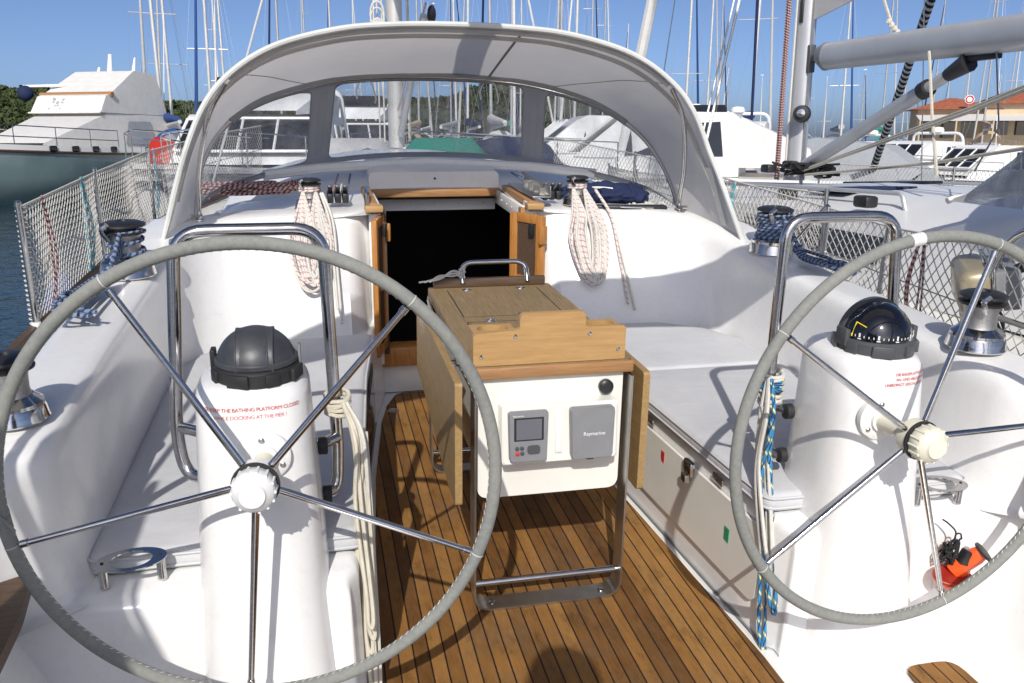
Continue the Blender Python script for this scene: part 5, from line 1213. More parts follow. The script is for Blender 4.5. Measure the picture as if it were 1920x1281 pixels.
def make_motorboat(Lg, B, hc, dark, label, flyb=False, loc=(0, 0, 0), ang=0, cover=None, arch=True):
    t = thing('motor_boat', label, 'motor boat', (0, 0, 0), boat=False); r = hull_rings(Lg, B, 1.25, .9, fine=.75)
    part('hull', MB().loft(r), hc, t); part('deck', deck_of(r), 'grp2', t); part('rubbing_band', MB().tube([x[0]*1.005+V(0, 0, -.1) for x in r], .04, 6).tube([x[-1]*1.005+V(0, 0, -.1) for x in r], .04, 6), 'dull_steel', t)
    b = B*.39; y0, y1, z0 = -Lg*.26, Lg*.16, 1.3
    secs = [(y0, b, 2.55), (y0+.2, b, 2.7), (-.2, b*.97, 2.75), (y1-1.5, b*.9, 2.62)]
    body = MB().loft([[V(-w_, y, z0), V(-w_*.93, y, z), V(w_*.93, y, z), V(w_, y, z0)] for y, w_, z in secs]+[[V(-b*.82, y1, z0+.1), V(-b*.8, y1-.1, z0+.22), V(b*.8, y1-.1, z0+.22), V(b*.82, y1, z0+.1)]]); body.add([V(-b, y0, z0), V(-b*.93, y0, 2.55), V(b*.93, y0, 2.55), V(b, y0, z0)], [[0, 1, 2, 3]])
    c = part('cabin', body, 'hull_white', t); g = MB()
    for s in (-1, 1): g.add([V(s*b*1.0, y0+.35, z0+.45), V(s*b*.945, y1-1.6, z0+.45), V(s*b*.90, y1-1.75, z0+1.12), V(s*b*.955, y0+.45, z0+1.2)], [[0, 1, 2, 3]])
    parts('side_window', g, 'dark_glass', c); f = MB(); zt = 2.62
    f.add([V(-b*.74, y1-.32, z0+.42), V(b*.74, y1-.32, z0+.42), V(b*.74, y1-1.36, zt-.12), V(-b*.74, y1-1.36, zt-.12)], [[0, 1, 2, 3]]); part('windscreen', MB().add([p+V(0, .10, .10) for p in f.v], f.f), 'dark_glass' if dark else 'cover_white', c)
    wb = MB(); a0, a1, b1, b0 = [p+V(0, .115, .115) for p in f.v]
    for q in (.333, .667): wb.tube([a0.lerp(a1, q), b0.lerp(b1, q)], .035, 6)
    for pa, pb in ((a0, b0), (a1, b1), (a0, a1), (b0, b1)): wb.tube([pa, pb], .04, 6)
    part('windscreen_frame', wb, 'hull_white', c); sf = MB()
    for s in (-1, 1):
        for q in (.35, .68): sf.tube([V(s*b*1.005, y0+.35+(y1-1.95-y0)*q, z0+.45), V(s*b*.95, y0+.4+(y1-2.0-y0)*q, z0+1.18)], .03, 5)
    parts('side_window_bar', sf, 'hull_white', c); fn_ = MB()
    for e in (0, -1):
        for i in (3, 6, 9): p = r[i][e]; fn_.lathe([(0, -.35), (.11, -.28), (.13, 0), (.11, .25), (.03, .35)], (p.x*1.08, p.y, .75), (0, 0, 1), 12)
    parts('hull_fender', fn_, 'cover_blue' if dark else 'cover_white', t); st2 = MB()
    for e in (0, -1): st2.loft([[x[e]*1.004+V(0, 0, -.30), x[e]*.998+V(0, 0, -.42)] for x in r])
    parts('hull_stripe', st2, 'cover_navy' if hc == 'hull_white' else 'hull_white', t)
    if flyb:
        fb_ = MB().loft([[V(-b*.85, y0+.1, 2.72), V(-b*.9, y0+.1, 3.3), V(b*.9, y0+.1, 3.3), V(b*.85, y0+.1, 2.72)], [V(-b*.85, -.2, 2.78), V(-b*.85, 0, 3.35), V(b*.85, 0, 3.35), V(b*.85, -.2, 2.78)], [V(-b*.5, y1-1.2, 2.7), V(-b*.5, y1-1.3, 2.8), V(b*.5, y1-1.3, 2.8), V(b*.5, y1-1.2, 2.7)]]); part('flybridge', fb_, 'hull_white', t)
        part('flybridge_screen', MB().add([V(-b*.75, .25, 3.3), V(b*.75, .25, 3.3), V(b*.7, .0, 3.65), V(-b*.7, .0, 3.65)], [[0, 1, 2, 3]]), 'dark_glass', t)
    if arch: part('radar_arch', MB().tube(rounded([V(-b*.98, y0-.2, 1.5), V(-b*.9, y0+.2, 3.5 if flyb else 3.1), V(b*.9, y0+.2, 3.5 if flyb else 3.1), V(b*.98, y0-.2, 1.5)], .35, 6), .07, 8), 'hull_white', t); part('radar_dome', MB().lathe([(.28, 0), (.3, .1), (.24, .22), (0, .26)], (0, y0+.2, 3.55 if flyb else 3.15), (0, 0, 1), 16), 'hull_white', t)
    rl = MB()
    for e in (0, -1):
        rl.tube([r[i][e]*.97+V(0, 0, .75) for i in range(7, 15)], .016, 5)
        for i in range(7, 15, 2): rl.tube([r[i][e]*.97, r[i][e]*.97+V(0, 0, .75)], .014, 5)
    part('bow_rail', rl, 'steel', t)
    if cover: part('cockpit_cover', MB().loft([[V(-b*.95, y0-1.6, 1.5), V(-b*.8, y0-1.5, 1.9), V(b*.8, y0-1.5, 1.9), V(b*.95, y0-1.6, 1.5)], [V(-b, y0, 1.5), V(-b*.9, y0, 2.6), V(b*.9, y0, 2.6), V(b, y0, 1.5)]]), cover, t)
    t['group'] = 'motor boats berthed in the marina'; turned(t, loc, ang); return t
def heading(u, off): return -math.radians(12.86)-math.atan((u-960)/1623.6)+math.radians(off)   # off = 0: bow straight away from us, counter-clockwise positive
def at_sea(u, d): p = bearing(u, 258, d); p.z = SEA; return p

# rows of berthed sailing boats; every mast its own boat
masts = [  # bearing (px), distance, variant, note on what sets it apart
 (309, 40, 2, 'navy mast furthest left, in front of the hill'), (326, 46, 0, 'tall white mast beside the leftmost navy mast'), (398, 44, 4, 'white mast just above the left shoulder of the sprayhood'),
 (412, 70, 5, 'slim grey mast touching the left shoulder of the sprayhood'), (429, 58, 0, 'third white mast above the left shoulder of the sprayhood'), (530, 52, 1, 'grey mast above the left half of the sprayhood'), (583, 75, 3, 'thin mast with green sail cover below, left of centre'), (628, 68, 4, 'slender white mast left of this yacht\u2019s own mast'),
 (705, 62, 0, 'white mast close to the left of the main mast'), (806, 95, 1, 'short mast just right of the main mast'), (857, 55, 4, 'plain white mast right of the main mast'), (958, 48, 3, 'white mast with crosstrees above the middle of the sprayhood'), (1046, 66, 0, 'white mast over the right half of the sprayhood'), 
 (1128, 72, 5, 'grey mast over the right shoulder of the sprayhood'), (1282, 50, 4, 'white mast right of the sprayhood'), (1322, 58, 0, 'white mast left of the twin white stays'), (1345, 85, 1, 'faint grey mast between the twin white stays'), (1360, 120, 3, 'short mast behind the twin white stays'), (1404, 44, 2, 'navy-rigged mast left of the neighbour\u2019s mast'),
 (1424, 110, 0, 'short white mast just left of the neighbour\u2019s mast'), (1577, 62, 4, 'white mast under the start of the neighbour\u2019s boom'), (1612, 115, 1, 'small mast under the neighbour\u2019s boom'), (1651, 78, 3, 'mast with white gear under the neighbour\u2019s boom'), (1690, 125, 0, 'far white mast above the red roof\u2019s left end'),
 (1742, 88, 1, 'grey mast crossing the red-roofed building'), (1770, 135, 4, 'thin mast over the left end of the red roof'), (1805, 100, 0, 'white mast in front of the red roof'), (1842, 70, 5, 'tall thin mast crossing the red roof'), (1893, 95, 2, 'dark mast at the right end of the red roof'),
 (668, 80, 0, 'in the centre window left of the main mast'), (806-20, 58, 5, 'mast close behind the main mast in the centre window'), (846, 70, 1, 'mast in front of the pines in the centre window'), (876, 48, 0, 'white mast in the middle of the centre window'), (922, 40, 1, 'nearest mast in the right half of the centre window'),
 (975, 74, 4, 'mast at the right end of the centre window'), (1050, 56, 3, 'mast at the left end of the right window'), (1075, 45, 0, 'white mast in the middle of the right window'), (1105, 66, 1, 'grey mast over the dark hull in the right window'), (1170, 90, 4, 'mast beside the right edge of the right window'), (1503, 92, 4, 'mast hidden close behind the neighbour\u2019s mast'),
 (1710, 150, 1, 'faintest mast left of the red roof'), (1865, 140, 4, 'faint mast behind the red roof'), (255+20, 150, 1, 'far mast over the left hill'), (1543, 130, 0, 'far mast beside the neighbour\u2019s vang')]
made = {}
for k, (u, d, vr, note) in enumerate(masts):
    lab = f'{hullname[vr]} sailing boat with {covname[vr]} covers, {note}'
    if vr in made: o = copy_tree(made[vr])
    else: o = make_sailboat(vr, lab); made[vr] = o
    o['label'] = lab; o['group'] = 'sailing boats berthed around the marina'
    rnd = random.Random(k*3+1); off = rnd.choice([-12, 8, 170, 190, 182, 5]); h = heading(u, off); p = at_sea(u, d)
    # the mast, not the middle of the hull, stands on the bearing
    fwd = V(-math.sin(h), math.cos(h), 0); turned(o, p-fwd*1.1, h); o.scale = (1, 1, rnd.uniform(.92, 1.08) if d < 100 else rnd.uniform(.62, .9))
    o.rotation_euler = (R_(rnd.uniform(-.7, .7)), R_(rnd.uniform(-.8, .8)), h)

# motor boats astern of the masts
make_motorboat(11, 3.6, 'hull_navy', True, 'white motor cruiser with wide black windscreen, left of the neighbour\u2019s mast', loc=at_sea(1375, 36), ang=heading(1375, 178))['group'] = 'motor boats berthed in the marina'
make_motorboat(9, 3.2, 'hull_white', True, 'white motor boat with tinted windows, between the neighbour\u2019s vang and the red roof', loc=at_sea(1600, 40), ang=heading(1600, 150)).scale = (0.72,)*3
make_motorboat(10, 3.5, 'hull_white', True, 'white motor boat with tall blue-black side glass, below the left end of the red roof', loc=at_sea(1705, 34), ang=heading(1705, 150), cover='cover_navy').scale = (0.74,)*3
make_motorboat(9, 3.2, 'hull_white', True, 'dark glazed motor boat beside the neighbour\u2019s grey sprayhood', loc=at_sea(1830, 30), ang=heading(1830, 140), cover='cover_navy', arch=False).scale = (0.7,)*3
make_motorboat(14, 4.4, 'hull_white', True, 'tall white motor yacht with flybridge filling the left sprayhood window', flyb=True, loc=at_sea(505, 24), ang=heading(505, 170))
make_motorboat(11, 3.8, 'hull_white', True, 'white motor boat with dark cabin windows in the lower left sprayhood window', loc=at_sea(445, 25), ang=heading(445, 160))
make_motorboat(12, 4.0, 'hull_white', True, 'white motor yacht with black windscreen in the left part of the centre window', flyb=True, loc=at_sea(668, 34), ang=heading(668, 185))
make_motorboat(10, 3.4, 'hull_navy', True, 'motor boat with navy canopy in the right sprayhood window', loc=at_sea(1075, 26), ang=heading(1075, 100), cover='cover_navy', arch=False)
make_motorboat(10, 3.4, 'hull_white', False, 'white covered motor boat at the right end of the right window', loc=at_sea(1190, 22), ang=heading(1190, 80), cover='cover_white', arch=False)
make_motorboat(11, 3.6, 'hull_white', True, 'white flybridge boat with small dome, right beside the sprayhood edge', flyb=True, loc=at_sea(1318, 44), ang=heading(1318, 190))
def covered_boat(u, d, off, cov, label, Lg=8.5):
    t = thing('covered_boat', label, 'boat', (0, 0, 0), boat=False); r = hull_rings(Lg, Lg*.33, .95, .85); part('hull', MB().loft(r), 'hull_white', t); part('deck', deck_of(r), 'grp2', t); b = Lg*.165
    part('boat_cover', MB().loft([[V(-b*.9, y, 1.0), V(-b*.85, y, 1.15), V(-b*.35, y, z), V(b*.35, y, z), V(b*.85, y, 1.15), V(b*.9, y, 1.0)] for y, z in ((-Lg*.46, 1.3), (-Lg*.3, 1.95), (0, 2.15), (Lg*.12, 2.0), (Lg*.3, 1.25))]).add([V(-b*.9, -Lg*.46, 1.0), V(-b*.35, -Lg*.46, 1.3), V(b*.35, -Lg*.46, 1.3), V(b*.9, -Lg*.46, 1.0)], [[0, 1, 2, 3]]), cov, t)
    turned(t, at_sea(u, d), heading(u, off))
covered_boat(832, 19, 178, 'cover_green', 'small boat under a bright green tarpaulin, in the centre sprayhood window', 10.5)
covered_boat(668, 16, 172, 'cover_white', 'pale covered boat low in the left part of the centre window')
covered_boat(960, 20, 200, 'cover_navy', 'boat under a navy tarpaulin at the right end of the centre window'); covered_boat(1412, 31, 80, 'cover_tan', 'boat under a tan and orange cover, left of the neighbour\u2019s mast base')
covered_boat(299, 30, 20, 'red_cloth', 'small boat under a red cover, right of the big covered yacht', 3.0); covered_boat(1545, 26, 60, 'cover_grey', 'boat under a grey cover behind the neighbour\u2019s vang', 6.5)

# the big covered motor yacht on the left
def build_big_yacht():
    u0, d0 = 116, 36.5; t = thing('motor_yacht', 'large flybridge motor yacht under white covers with grey-green hull, on the left', 'motor yacht', (0, 0, 0), boat=False); Lg, B = 12.5, 4.0
    r = hull_rings(Lg, B, 1.45, .88, fine=.7, n=18); part('hull', MB().loft(r), 'hull_green', t, smooth=60); part('deck', deck_of(r), 'grp2', t)
    for e in (0, -1): parts('sheer_strake', MB().loft([[x[e]*1.004+V(0, 0, .22), x[e]*1.006+V(0, 0, -.02)] for x in r]), 'hull_white', t)
    part('rubbing_band', MB().tube([x[0]*1.01 for x in r], .045, 6).tube([x[-1]*1.01 for x in r], .045, 6), 'dark_teak', t)
    b = 1.62
    lo = MB().loft([[V(-b, -4.9, 1.5), V(-b*.96, -4.9, 2.95), V(b*.96, -4.9, 2.95), V(b, -4.9, 1.5)], [V(-b, .2, 1.6), V(-b*.93, -.7, 3.0), V(b*.93, -.7, 3.0), V(b, .2, 1.6)], [V(-b*.86, 2.7, 1.72), V(-b*.80, 2.3, 1.95), V(b*.80, 2.3, 1.95), V(b*.86, 2.7, 1.72)]]); part('deckhouse_cover', lo, 'cover_white', t, smooth=25)
    sw = MB()
    for s in (-1, 1): sw.add([V(s*b*1.004, -3.2, 1.85), V(s*b*1.004, -1.4, 1.88), V(s*b*.965, -1.75, 2.72), V(s*b*.972, -3.0, 2.72)], [[0, 1, 2, 3]])
    parts('side_window', sw, 'cover_grey', t)
    up = MB().loft([[V(-b*.92, -4.2, 2.98), V(-b*.88, -4.0, 3.9), V(-b*.80, -3.9, 4.55), V(b*.80, -3.9, 4.55), V(b*.88, -4.0, 3.9), V(b*.92, -4.2, 2.98)], [V(-b*.95, -2.0, 3.0), V(-b*.92, -2.2, 3.75), V(-b*.82, -2.6, 4.62), V(b*.82, -2.6, 4.62), V(b*.92, -2.2, 3.75), V(b*.95, -2.0, 3.0)], [V(-b*.95, -.3, 3.02), V(-b*.93, -.7, 3.62), V(-b*.92, -1.0, 3.72), V(b*.92, -1.0, 3.72), V(b*.93, -.7, 3.62), V(b*.95, -.3, 3.02)]]); up.add([V(-b*.92, -4.2, 2.98), V(-b*.88, -4.0, 3.9), V(-b*.80, -3.9, 4.55), V(b*.80, -3.9, 4.55), V(b*.88, -4.0, 3.9), V(b*.92, -4.2, 2.98)], [[0, 1, 2, 3, 4, 5]])
    up.add([V(-b*.95, -.3, 3.02), V(-b*.93, -.7, 3.62), V(-b*.92, -1.0, 3.72), V(b*.92, -1.0, 3.72), V(b*.93, -.7, 3.62), V(b*.95, -.3, 3.02)], [[0, 1, 4, 5], [1, 2, 3, 4]])
    lo.add([V(-b, -4.9, 1.5), V(-b*.96, -4.9, 2.95), V(b*.96, -4.9, 2.95), V(b, -4.9, 1.5)], [[0, 1, 2, 3]])
    part('flybridge_cover', up, 'cover_white', t, smooth=25); part('cover_tube', MB().tube([V(-b*.98, -.97, 3.68), V(b*.98, -.97, 3.68)], .10, 8), 'brown_teak', t)
    orn = MB(); rnd = random.Random(12)
    for k in range(13):
        q = rnd.uniform(.12, .8); xx = .5+.35*math.sin(k*1.7)*rnd.uniform(.4, 1); orn.blob((xx, -.68+.36*(q), 3.60-.56*q), (rnd.uniform(.04, .09), .03, rnd.uniform(.03, .06)), 1)
    parts('cover_ornament', orn, 'cover_grey', t)
    part('canvas_fold', MB().tube([V(-b*.97, -.25, 3.02), V(b*.97, -.25, 3.02)], .035, 6), 'cover_white', t); ph = MB()
    for e in (0, -1):
        for y in (-.2, .7, 1.6, 2.5):
            i = int((y+Lg/2)/Lg*18); p = r[i][e]; ph.box((p.x*1.012, y, 1.72+(.02*y)), (.05, .30, .20), bev=.05)
    parts('porthole', ph, 'dark_glass', t); rl = MB()
    for e in (0, -1):
        for z in (.55, .9): rl.tube([r[i][e]*.96+V(0, 0, z) for i in range(8, 18)], .018, 5)
        for i in range(8, 18, 2): rl.tube([r[i][e]*.96, r[i][e]*.96+V(0, 0, .9)], .016, 5)
    part('bow_rail', rl, 'steel', t); k = MB(); k.tube([V(-.6, -3.5, 4.5), V(-.6, -3.7, 5.2)], [.09, .03], 8).tube([V(.4, -3.4, 4.5), V(.7, -3.9, 5.35)], [.12, .07], 8).tube([V(1.0, -3.4, 4.4), V(1.1, -3.7, 4.85)], [.10, .05], 8); parts('aerial_horn', k, 'hull_white', t)
    part('whip_aerial', MB().tube([V(-1.2, -4.4, 3), V(-1.3, -4.8, 7)], .02, 5), 'hull_white', t); part('mast_bracket', MB().tube([V(b*.9, -1.1, 3.3), V(b*1.4, -.9, 4.0), V(-b*.1, -2.0, 4.1)], .06, 6), 'hull_white', t)
    part('spotlight', MB().blob((b*1.25, -.7, 3.75), .28, 3), 'cover_navy', t); f = MB()
    for e in (0, -1):
        for i in (3, 5): p = r[i][e]; f.lathe([(0, -.35), (.12, -.28), (.14, 0), (.12, .25), (.03, .35)], (p.x*1.1, p.y, .95), (0, 0, 1), 12)
    parts('hull_fender', f, 'cover_white', t); rp = MB(); rnd = random.Random(1)
    for j in range(12): a = rnd.uniform(-.05, .05); rp.tube([r[15][0]*.97+V(.15*math.cos(q), a, .75+.35*math.sin(q)) for q in [2*math.pi*i/14 for i in range(15)]], .03, 5)
    part('bow_warp', rp, 'rope_cream', t); turned(t, at_sea(u0, d0)+V(0, 0, 0), heading(u0, 138))
build_big_yacht()

# the neighbouring yacht to starboard
def build_neighbour():
    t = thing('neighbour_yacht', 'white neighbouring yacht alongside on the right with grey boom and folded sail', 'sailing yacht', (4.15, 6.0, SEA), boat=False); X, Y = 4.15, 5.0
    r = [[p+V(X, Y, SEA) for p in ring] for ring in hull_rings(12.5, 3.9, 1.12, .82)]
    part('hull', MB().loft(r), 'hull_white', t); part('deck', deck_of(r), 'grp2', t); z0 = SEA+1.25
    for s in (-1, 1): part('toe_rail', MB().tube([x[0 if s < 0 else -1]+V(-s*.03, 0, .03) for x in r], .025, 6), 'dark_teak', t)
    secs = [(2.6, 1.30, .42), (4.3, 1.30, .46), (5.2, 1.28, .52), (6.5, 1.18, .50), (8.2, .95, .40), (9.6, .6, .20)]
    cr = MB().loft([[V(X-w_, y, z0-.05), V(X-w_*.93, y, z0+h*.75), V(X-w_*.6, y, z0+h), V(X, y, z0+h+.05), V(X+w_*.6, y, z0+h), V(X+w_*.93, y, z0+h*.75), V(X+w_, y, z0-.05)] for y, w_, h in secs]).add([V(X-1.3, 2.6, z0-.05), V(X-1.2, 2.6, z0+.31), V(X-.78, 2.6, z0+.42), V(X, 2.6, z0+.47), V(X+.78, 2.6, z0+.42), V(X+1.2, 2.6, z0+.31), V(X+1.3, 2.6, z0-.05)], [list(range(7))])
    c = part('coachroof', cr, 'hull_white', t); hz = MB().box((X-.55, 6.1, z0+.53), (.62, .55, .03), rot=Matrix.Rotation(-.05, 4, 'X'), bev=.01); parts('deck_hatch', hz, 'cover_navy', c); hz = MB().box((X+.3, 6.9, z0+.525), (.6, .6, .03), rot=Matrix.Rotation(-.05, 4, 'X'), bev=.01); parts('deck_hatch', hz, 'dark_glass', c)
    gh = MB()
    for s in (-1, 1): gh.tube(rounded([V(X+s*.95, 5.0, z0+.45), V(X+s*.95, 5.05, z0+.56), V(X+s*.88, 7.6, z0+.50), V(X+s*.88, 7.65, z0+.38)], .04, 4), .016, 8)
    parts('grab_handle', gh, 'alu', c); w_ = MB()
    w_.add([V(X-1.275, 4.8, z0+.12), V(X-1.16, 6.9, z0+.12), V(X-1.12, 6.9, z0+.28), V(X-1.235, 4.8, z0+.30)], [[0, 1, 2, 3]]); parts('cabin_window', w_, 'dark_glass', c)
    my, N = 8.05, 20; ring = lambda z: [V(X+.09*math.cos(2*math.pi*k/N), my+.13*math.sin(2*math.pi*k/N), z) for k in range(N)]
    mt = part('mast', MB().loft([ring(z0+.5), ring(14)], closed=True, caps=True), 'alu', t); tr = MB(); tr.box((X, my-.135, 6), (.03, .02, 11)); part('sail_track', tr, 'dull_steel', mt)
    sl = MB(); sl.box((X-.085, my-.06, 2.75), (.02, .05, .22), bev=.008); sl.box((X-.088, my-.05, 4.1), (.02, .05, .22), bev=.008); parts('mast_slot', sl, 'black', mt)
    hl = MB()
    for dx, dy in ((-.17, .08), (-.13, .12), (-.19, -.02), (.12, .05)): hl.tube([V(X+dx, my+dy, z0+.5), V(X+dx*.9, my+dy, 13)], .010, 6)
    hl2 = MB().tube([V(X-.12, my-.02, z0+.5), V(X-.10, my-.03, 13)], .012, 6); part('halyard', hl, 'rope_darkred', mt); part('halyard', hl2, 'rope_white', mt)
    wn = MB(); wn.lathe([(.085, 0), (.07, .05), (.06, .10), (.08, .13), (.075, .16), (0, .17)], (X-.04, my-.13, 1.78), (-.55, -.8, 0), 20); part('mast_winch', wn, 'black', mt); part('winch_drum', MB().lathe([(.045, .165), (.04, .19), (0, .195)], (X-.04, my-.13, 1.78), (-.55, -.8, 0), 16), 'steel', mt)
    zb = 2.30; b0, b1 = V(X, my-.42, zb), V(X-.05, 2.2, zb-.10); N = 20
    bo = part('boom', MB().loft([[p+V(.085*math.cos(2*math.pi*k/N), 0, .125*math.sin(2*math.pi*k/N)) for k in range(N)] for p in (b0, b1)], closed=True, caps=True), 'alu', t); part('boom_end', MB().loft([[p+V(q*.085*math.cos(2*math.pi*k/N), 0, q*.125*math.sin(2*math.pi*k/N)) for k in range(N)] for p, q in ((b0+V(0, -.02, 0), 1.04), (b0+V(0, .02, 0), 1.04), (b0+V(0, .13, .02), .7))], closed=True, caps=True), 'grey_plastic', bo)
    gn = MB(); gn.box((X, my-.22, zb), (.05, .18, .06), bev=.01); gn.box((X, my-.15, zb), (.07, .05, .26), bev=.01); part('gooseneck', gn, 'grey_dark', bo)
    va, vb = V(X, my-.2, 1.28), V(X-.02, my-2.35, zb-.20); vg = part('vang', MB().tube([va, va.lerp(vb, .8)], .060, 14), 'alu', t); part('vang_rod', MB().tube([va.lerp(vb, .78), va.lerp(vb, .93)], .045, 12), 'mast_white', vg); k = MB(); k.tube([va.lerp(vb, .77), va.lerp(vb, .805)], .07, 14); k.tube([va.lerp(vb, .90), vb], [.05, .075], 10); k.box(vb+V(0, -.1, .02), (.05, .4, .04), bev=.01); parts('vang_end', k, 'black', vg)
    part('folded_mainsail', MB().prism([V(X, my-.14, 2.66), V(X, my-.80, 2.76), V(X, my-.98, 2.90), V(X, my-1.04, 3.2), V(X, my-.95, 6.5), V(X, my-.14, 6.5)], (.02, 0, 0)), 'sail_cloth', t)
    bl = MB(); bl.blob((X, my-1.10, 2.92), (.05, .09, .09), 3); part('clew_block', bl, 'black', t); ln = MB(); ln.tube(spline([V(X, my-1.16, 2.94), V(X-.05, my-3.2, 2.76), V(X-.1, my-6, 2.80)], 8), .014, 6); ln.tube(spline([V(X, my-1.12, 2.86), V(X, my-1.25, 2.65), V(X, my-1.4, zb+.12)], 5), .013, 6); part('outhaul', ln, 'rope_cream', t)
    nk = MB()
    for j in range(5): nk.blob((X-.02+.012*j, my-1.35-.025*j, zb+.20-.03*j), (.022, .016, .026), 2, .4)
    part('knot', nk, 'rope_cream', t)
    rg = MB(); rnd = random.Random(4)
    sh = [(V(X-.06, my-.3, z0+.62), V(X-1.0, my-5.9, 2.35)), (V(X-.1, my-.3, z0+.60), V(X-1.1, my-5.9, 2.28)), (V(X-.15, my-.45, z0+.57), V(X-.9, my-4.9, z0+1.0)), (V(X-.1, my-2.0, zb-.1), V(X-.7, my-3.0, 1.3))]
    for a, b in sh: rg.tube([a, a.lerp(b, .5)+V(0, 0, -.04), b], .012, 6)
    part('control_line', rg, 'rope_cream', t); wr = MB()
    for s in (-1, 1):
        wr.tube([V(X+s*1.62, my+.1, z0), V(X+s*.95, my, 6.2), V(X+s*.1, my, 14)], .006, 5)
    wr.tube([V(X-.02, my-2.6, zb-.10), V(X-.35, my-3.1, 1.62), V(X-.75, my-3.4, z0+.72)], .006, 5); part('wire_rigging', wr, 'dull_steel', t)
    tp_ = MB(); rnd = random.Random(6)
    for j in range(16): tp_.tube(spline([V(X+rnd.uniform(-.3, .25), my+rnd.uniform(-.5, .1), z0+.55+rnd.uniform(0, .14)) for _ in range(4)], 4), .012, 5)
    part('rope_tangle', tp_, 'rope_black', t); cl = MB()
    for x, y, z in ((X-.95, my+.2, z0+.50), (X-1.25, 6.0, z0+.50), (X-.2, my-.25, z0+.66), (X-.35, my-.1, z0+.62), (X+.25, my-.2, z0+.6), (X-1.12, 5.2, z0+.5)): cl.box((x, y, z), (.10, .16, .08), bev=.02)
    parts('deck_block', cl, 'black', t)
    # sprayhood with smoky window, just right of our rail
    hd = thing('neighbour_sprayhood', 'pale grey sprayhood with smoky window on the neighbouring yacht, at the right edge', 'sprayhood', (X, 3.4, z0+.4), boat=False)
    def sq(y, h, w_): return [V(X+w_*math.cos(a), y, z0+.575+h*math.sin(a)) for a in [math.pi*(1-k/16) for k in range(17)]]
    A, B_, C_ = sq(2.6, 1.12, 1.32), sq(3.55, 1.10, 1.32), sq(4.22, .05, 1.27); part('canopy', MB().loft([A, B_]), 'hood_cloth', hd, smooth=60)
    fr = MB().loft([[p.lerp(q, k) for p, q in zip(B_, C_)] for k in (0, .10)]).loft([[p.lerp(q, k) for p, q in zip(B_, C_)] for k in (.80, 1)])
    for k in (7, 8, 15): fr.loft([[B_[k].lerp(C_[k], q), B_[k+1].lerp(C_[k+1], q)] for q in (.1, .45, .8)])
    part('front_panel', fr, 'hood_cloth', hd, smooth=60); wv = MB().loft([[B_[k].lerp(C_[k], q) for k in range(0, 8)] for q in (.10, .45, .80)]).loft([[B_[k].lerp(C_[k], q) for k in range(9, 15)] for q in (.10, .45, .80)]); parts('window', wv, 'grey_vinyl', hd, smooth=60)
    part('binding', MB().tube(A, .015, 6).tube([p+V(0, 0, .004) for p in B_], .012, 6).tube(C_, .02, 6), 'hood_trim', hd)
    # lifelines and netting on her near side
    x_ = X-1.80; ns = thing('neighbour_net', 'white lifeline netting along the near side of the neighbouring yacht', 'safety net', (x_, 8, z0), 'white lifeline nets', boat=False); m = MB(); n, cell, cols = 8, .075, 96
    def P(i, j): y = 4.6+i*.055; q = max(0, (y-7)/5); return V(x_+q*q*1.3, y, z0+.0+j*cell+.01*noise.noise(V(i*.3, j*.3, 2)))
    for st in range(-n, cols):
        for d in (1, -1):
            pts = [P(st+j if d > 0 else st+n-j, j) for j in range(n+1) if 0 <= (st+j if d > 0 else st+n-j) <= cols]
            if len(pts) > 1: m.tube(pts, .0025, 4, caps=False)
    part('mesh', m, 'net_cord', ns, smooth=0); st_ = MB()
    for i in (0, 30, 60, 95): st_.tube([P(i, 0)-V(0, 0, .1), P(i, n)+V(0, 0, .03)], .013, 8)
    parts('post', st_, 'steel', ns); part('upper_line', MB().tube([P(i, n) for i in range(0, cols, 5)], .006, 6), 'rope_white', ns)
    far = X+1.80; ns2 = thing('neighbour_net', 'white lifeline netting along the far side of the neighbouring yacht', 'safety net', (far, 8, z0), 'white lifeline nets', boat=False); m = MB()
    def Q(i, j): p = P(i, j); return V(2*X-p.x, p.y, p.z)
    for st in range(-n, cols):
        for d in (1, -1):
            pts = [Q(st+j if d > 0 else st+n-j, j) for j in range(n+1) if 0 <= (st+j if d > 0 else st+n-j) <= cols]
            if len(pts) > 1: m.tube(pts, .0025, 4, caps=False)
    part('mesh', m, 'net_cord', ns2, smooth=0); st_ = MB()
    for i in (0, 30, 60, 95): st_.tube([Q(i, 0)-V(0, 0, .1), Q(i, n)+V(0, 0, .03)], .013, 8)
    parts('post', st_, 'steel', ns2); part('upper_line', MB().tube([Q(i, n) for i in range(0, cols, 5)], .006, 6), 'rope_white', ns2)
build_neighbour()
def stay(u0, v0, d0, u1, v1, d1, r, mat, name, label, cat):
    a, b = bearing(u0, v0, d0), bearing(u1, v1, d1); solo(name, MB().tube([a, b], r, 8), mat, label, cat, boat=False)
stay(1386, -40, 14, 1282, 402, 12.6, .016, 'mast_white', 'wire_stay', 'pair of white stays: the left, thinner one beside the sprayhood', 'stay'); stay(1396, -40, 13.6, 1290, 410, 12.3, .022, 'mast_white', 'wire_stay', 'pair of white stays: the right, thicker one beside the sprayhood', 'stay')
stay(1766, -60, 19, 1634, 326, 24.5, .09, 'rope_zebra', 'striped_stay', 'furled stay striped black and white, slanting behind the neighbour\u2019s boom', 'stay')
stay(1236, -60, 21, 1162, 290, 21, .13, 'sail_cloth', 'furled_sail', 'thick furled cream sail rising over the right shoulder of the sprayhood', 'furled sail')
stay(497, -20, 6.9, 391, 373, 7.0, .009, 'mast_white', 'wire_stay', 'white shroud with black clamp rising over the left shoulder of the sprayhood', 'stay')
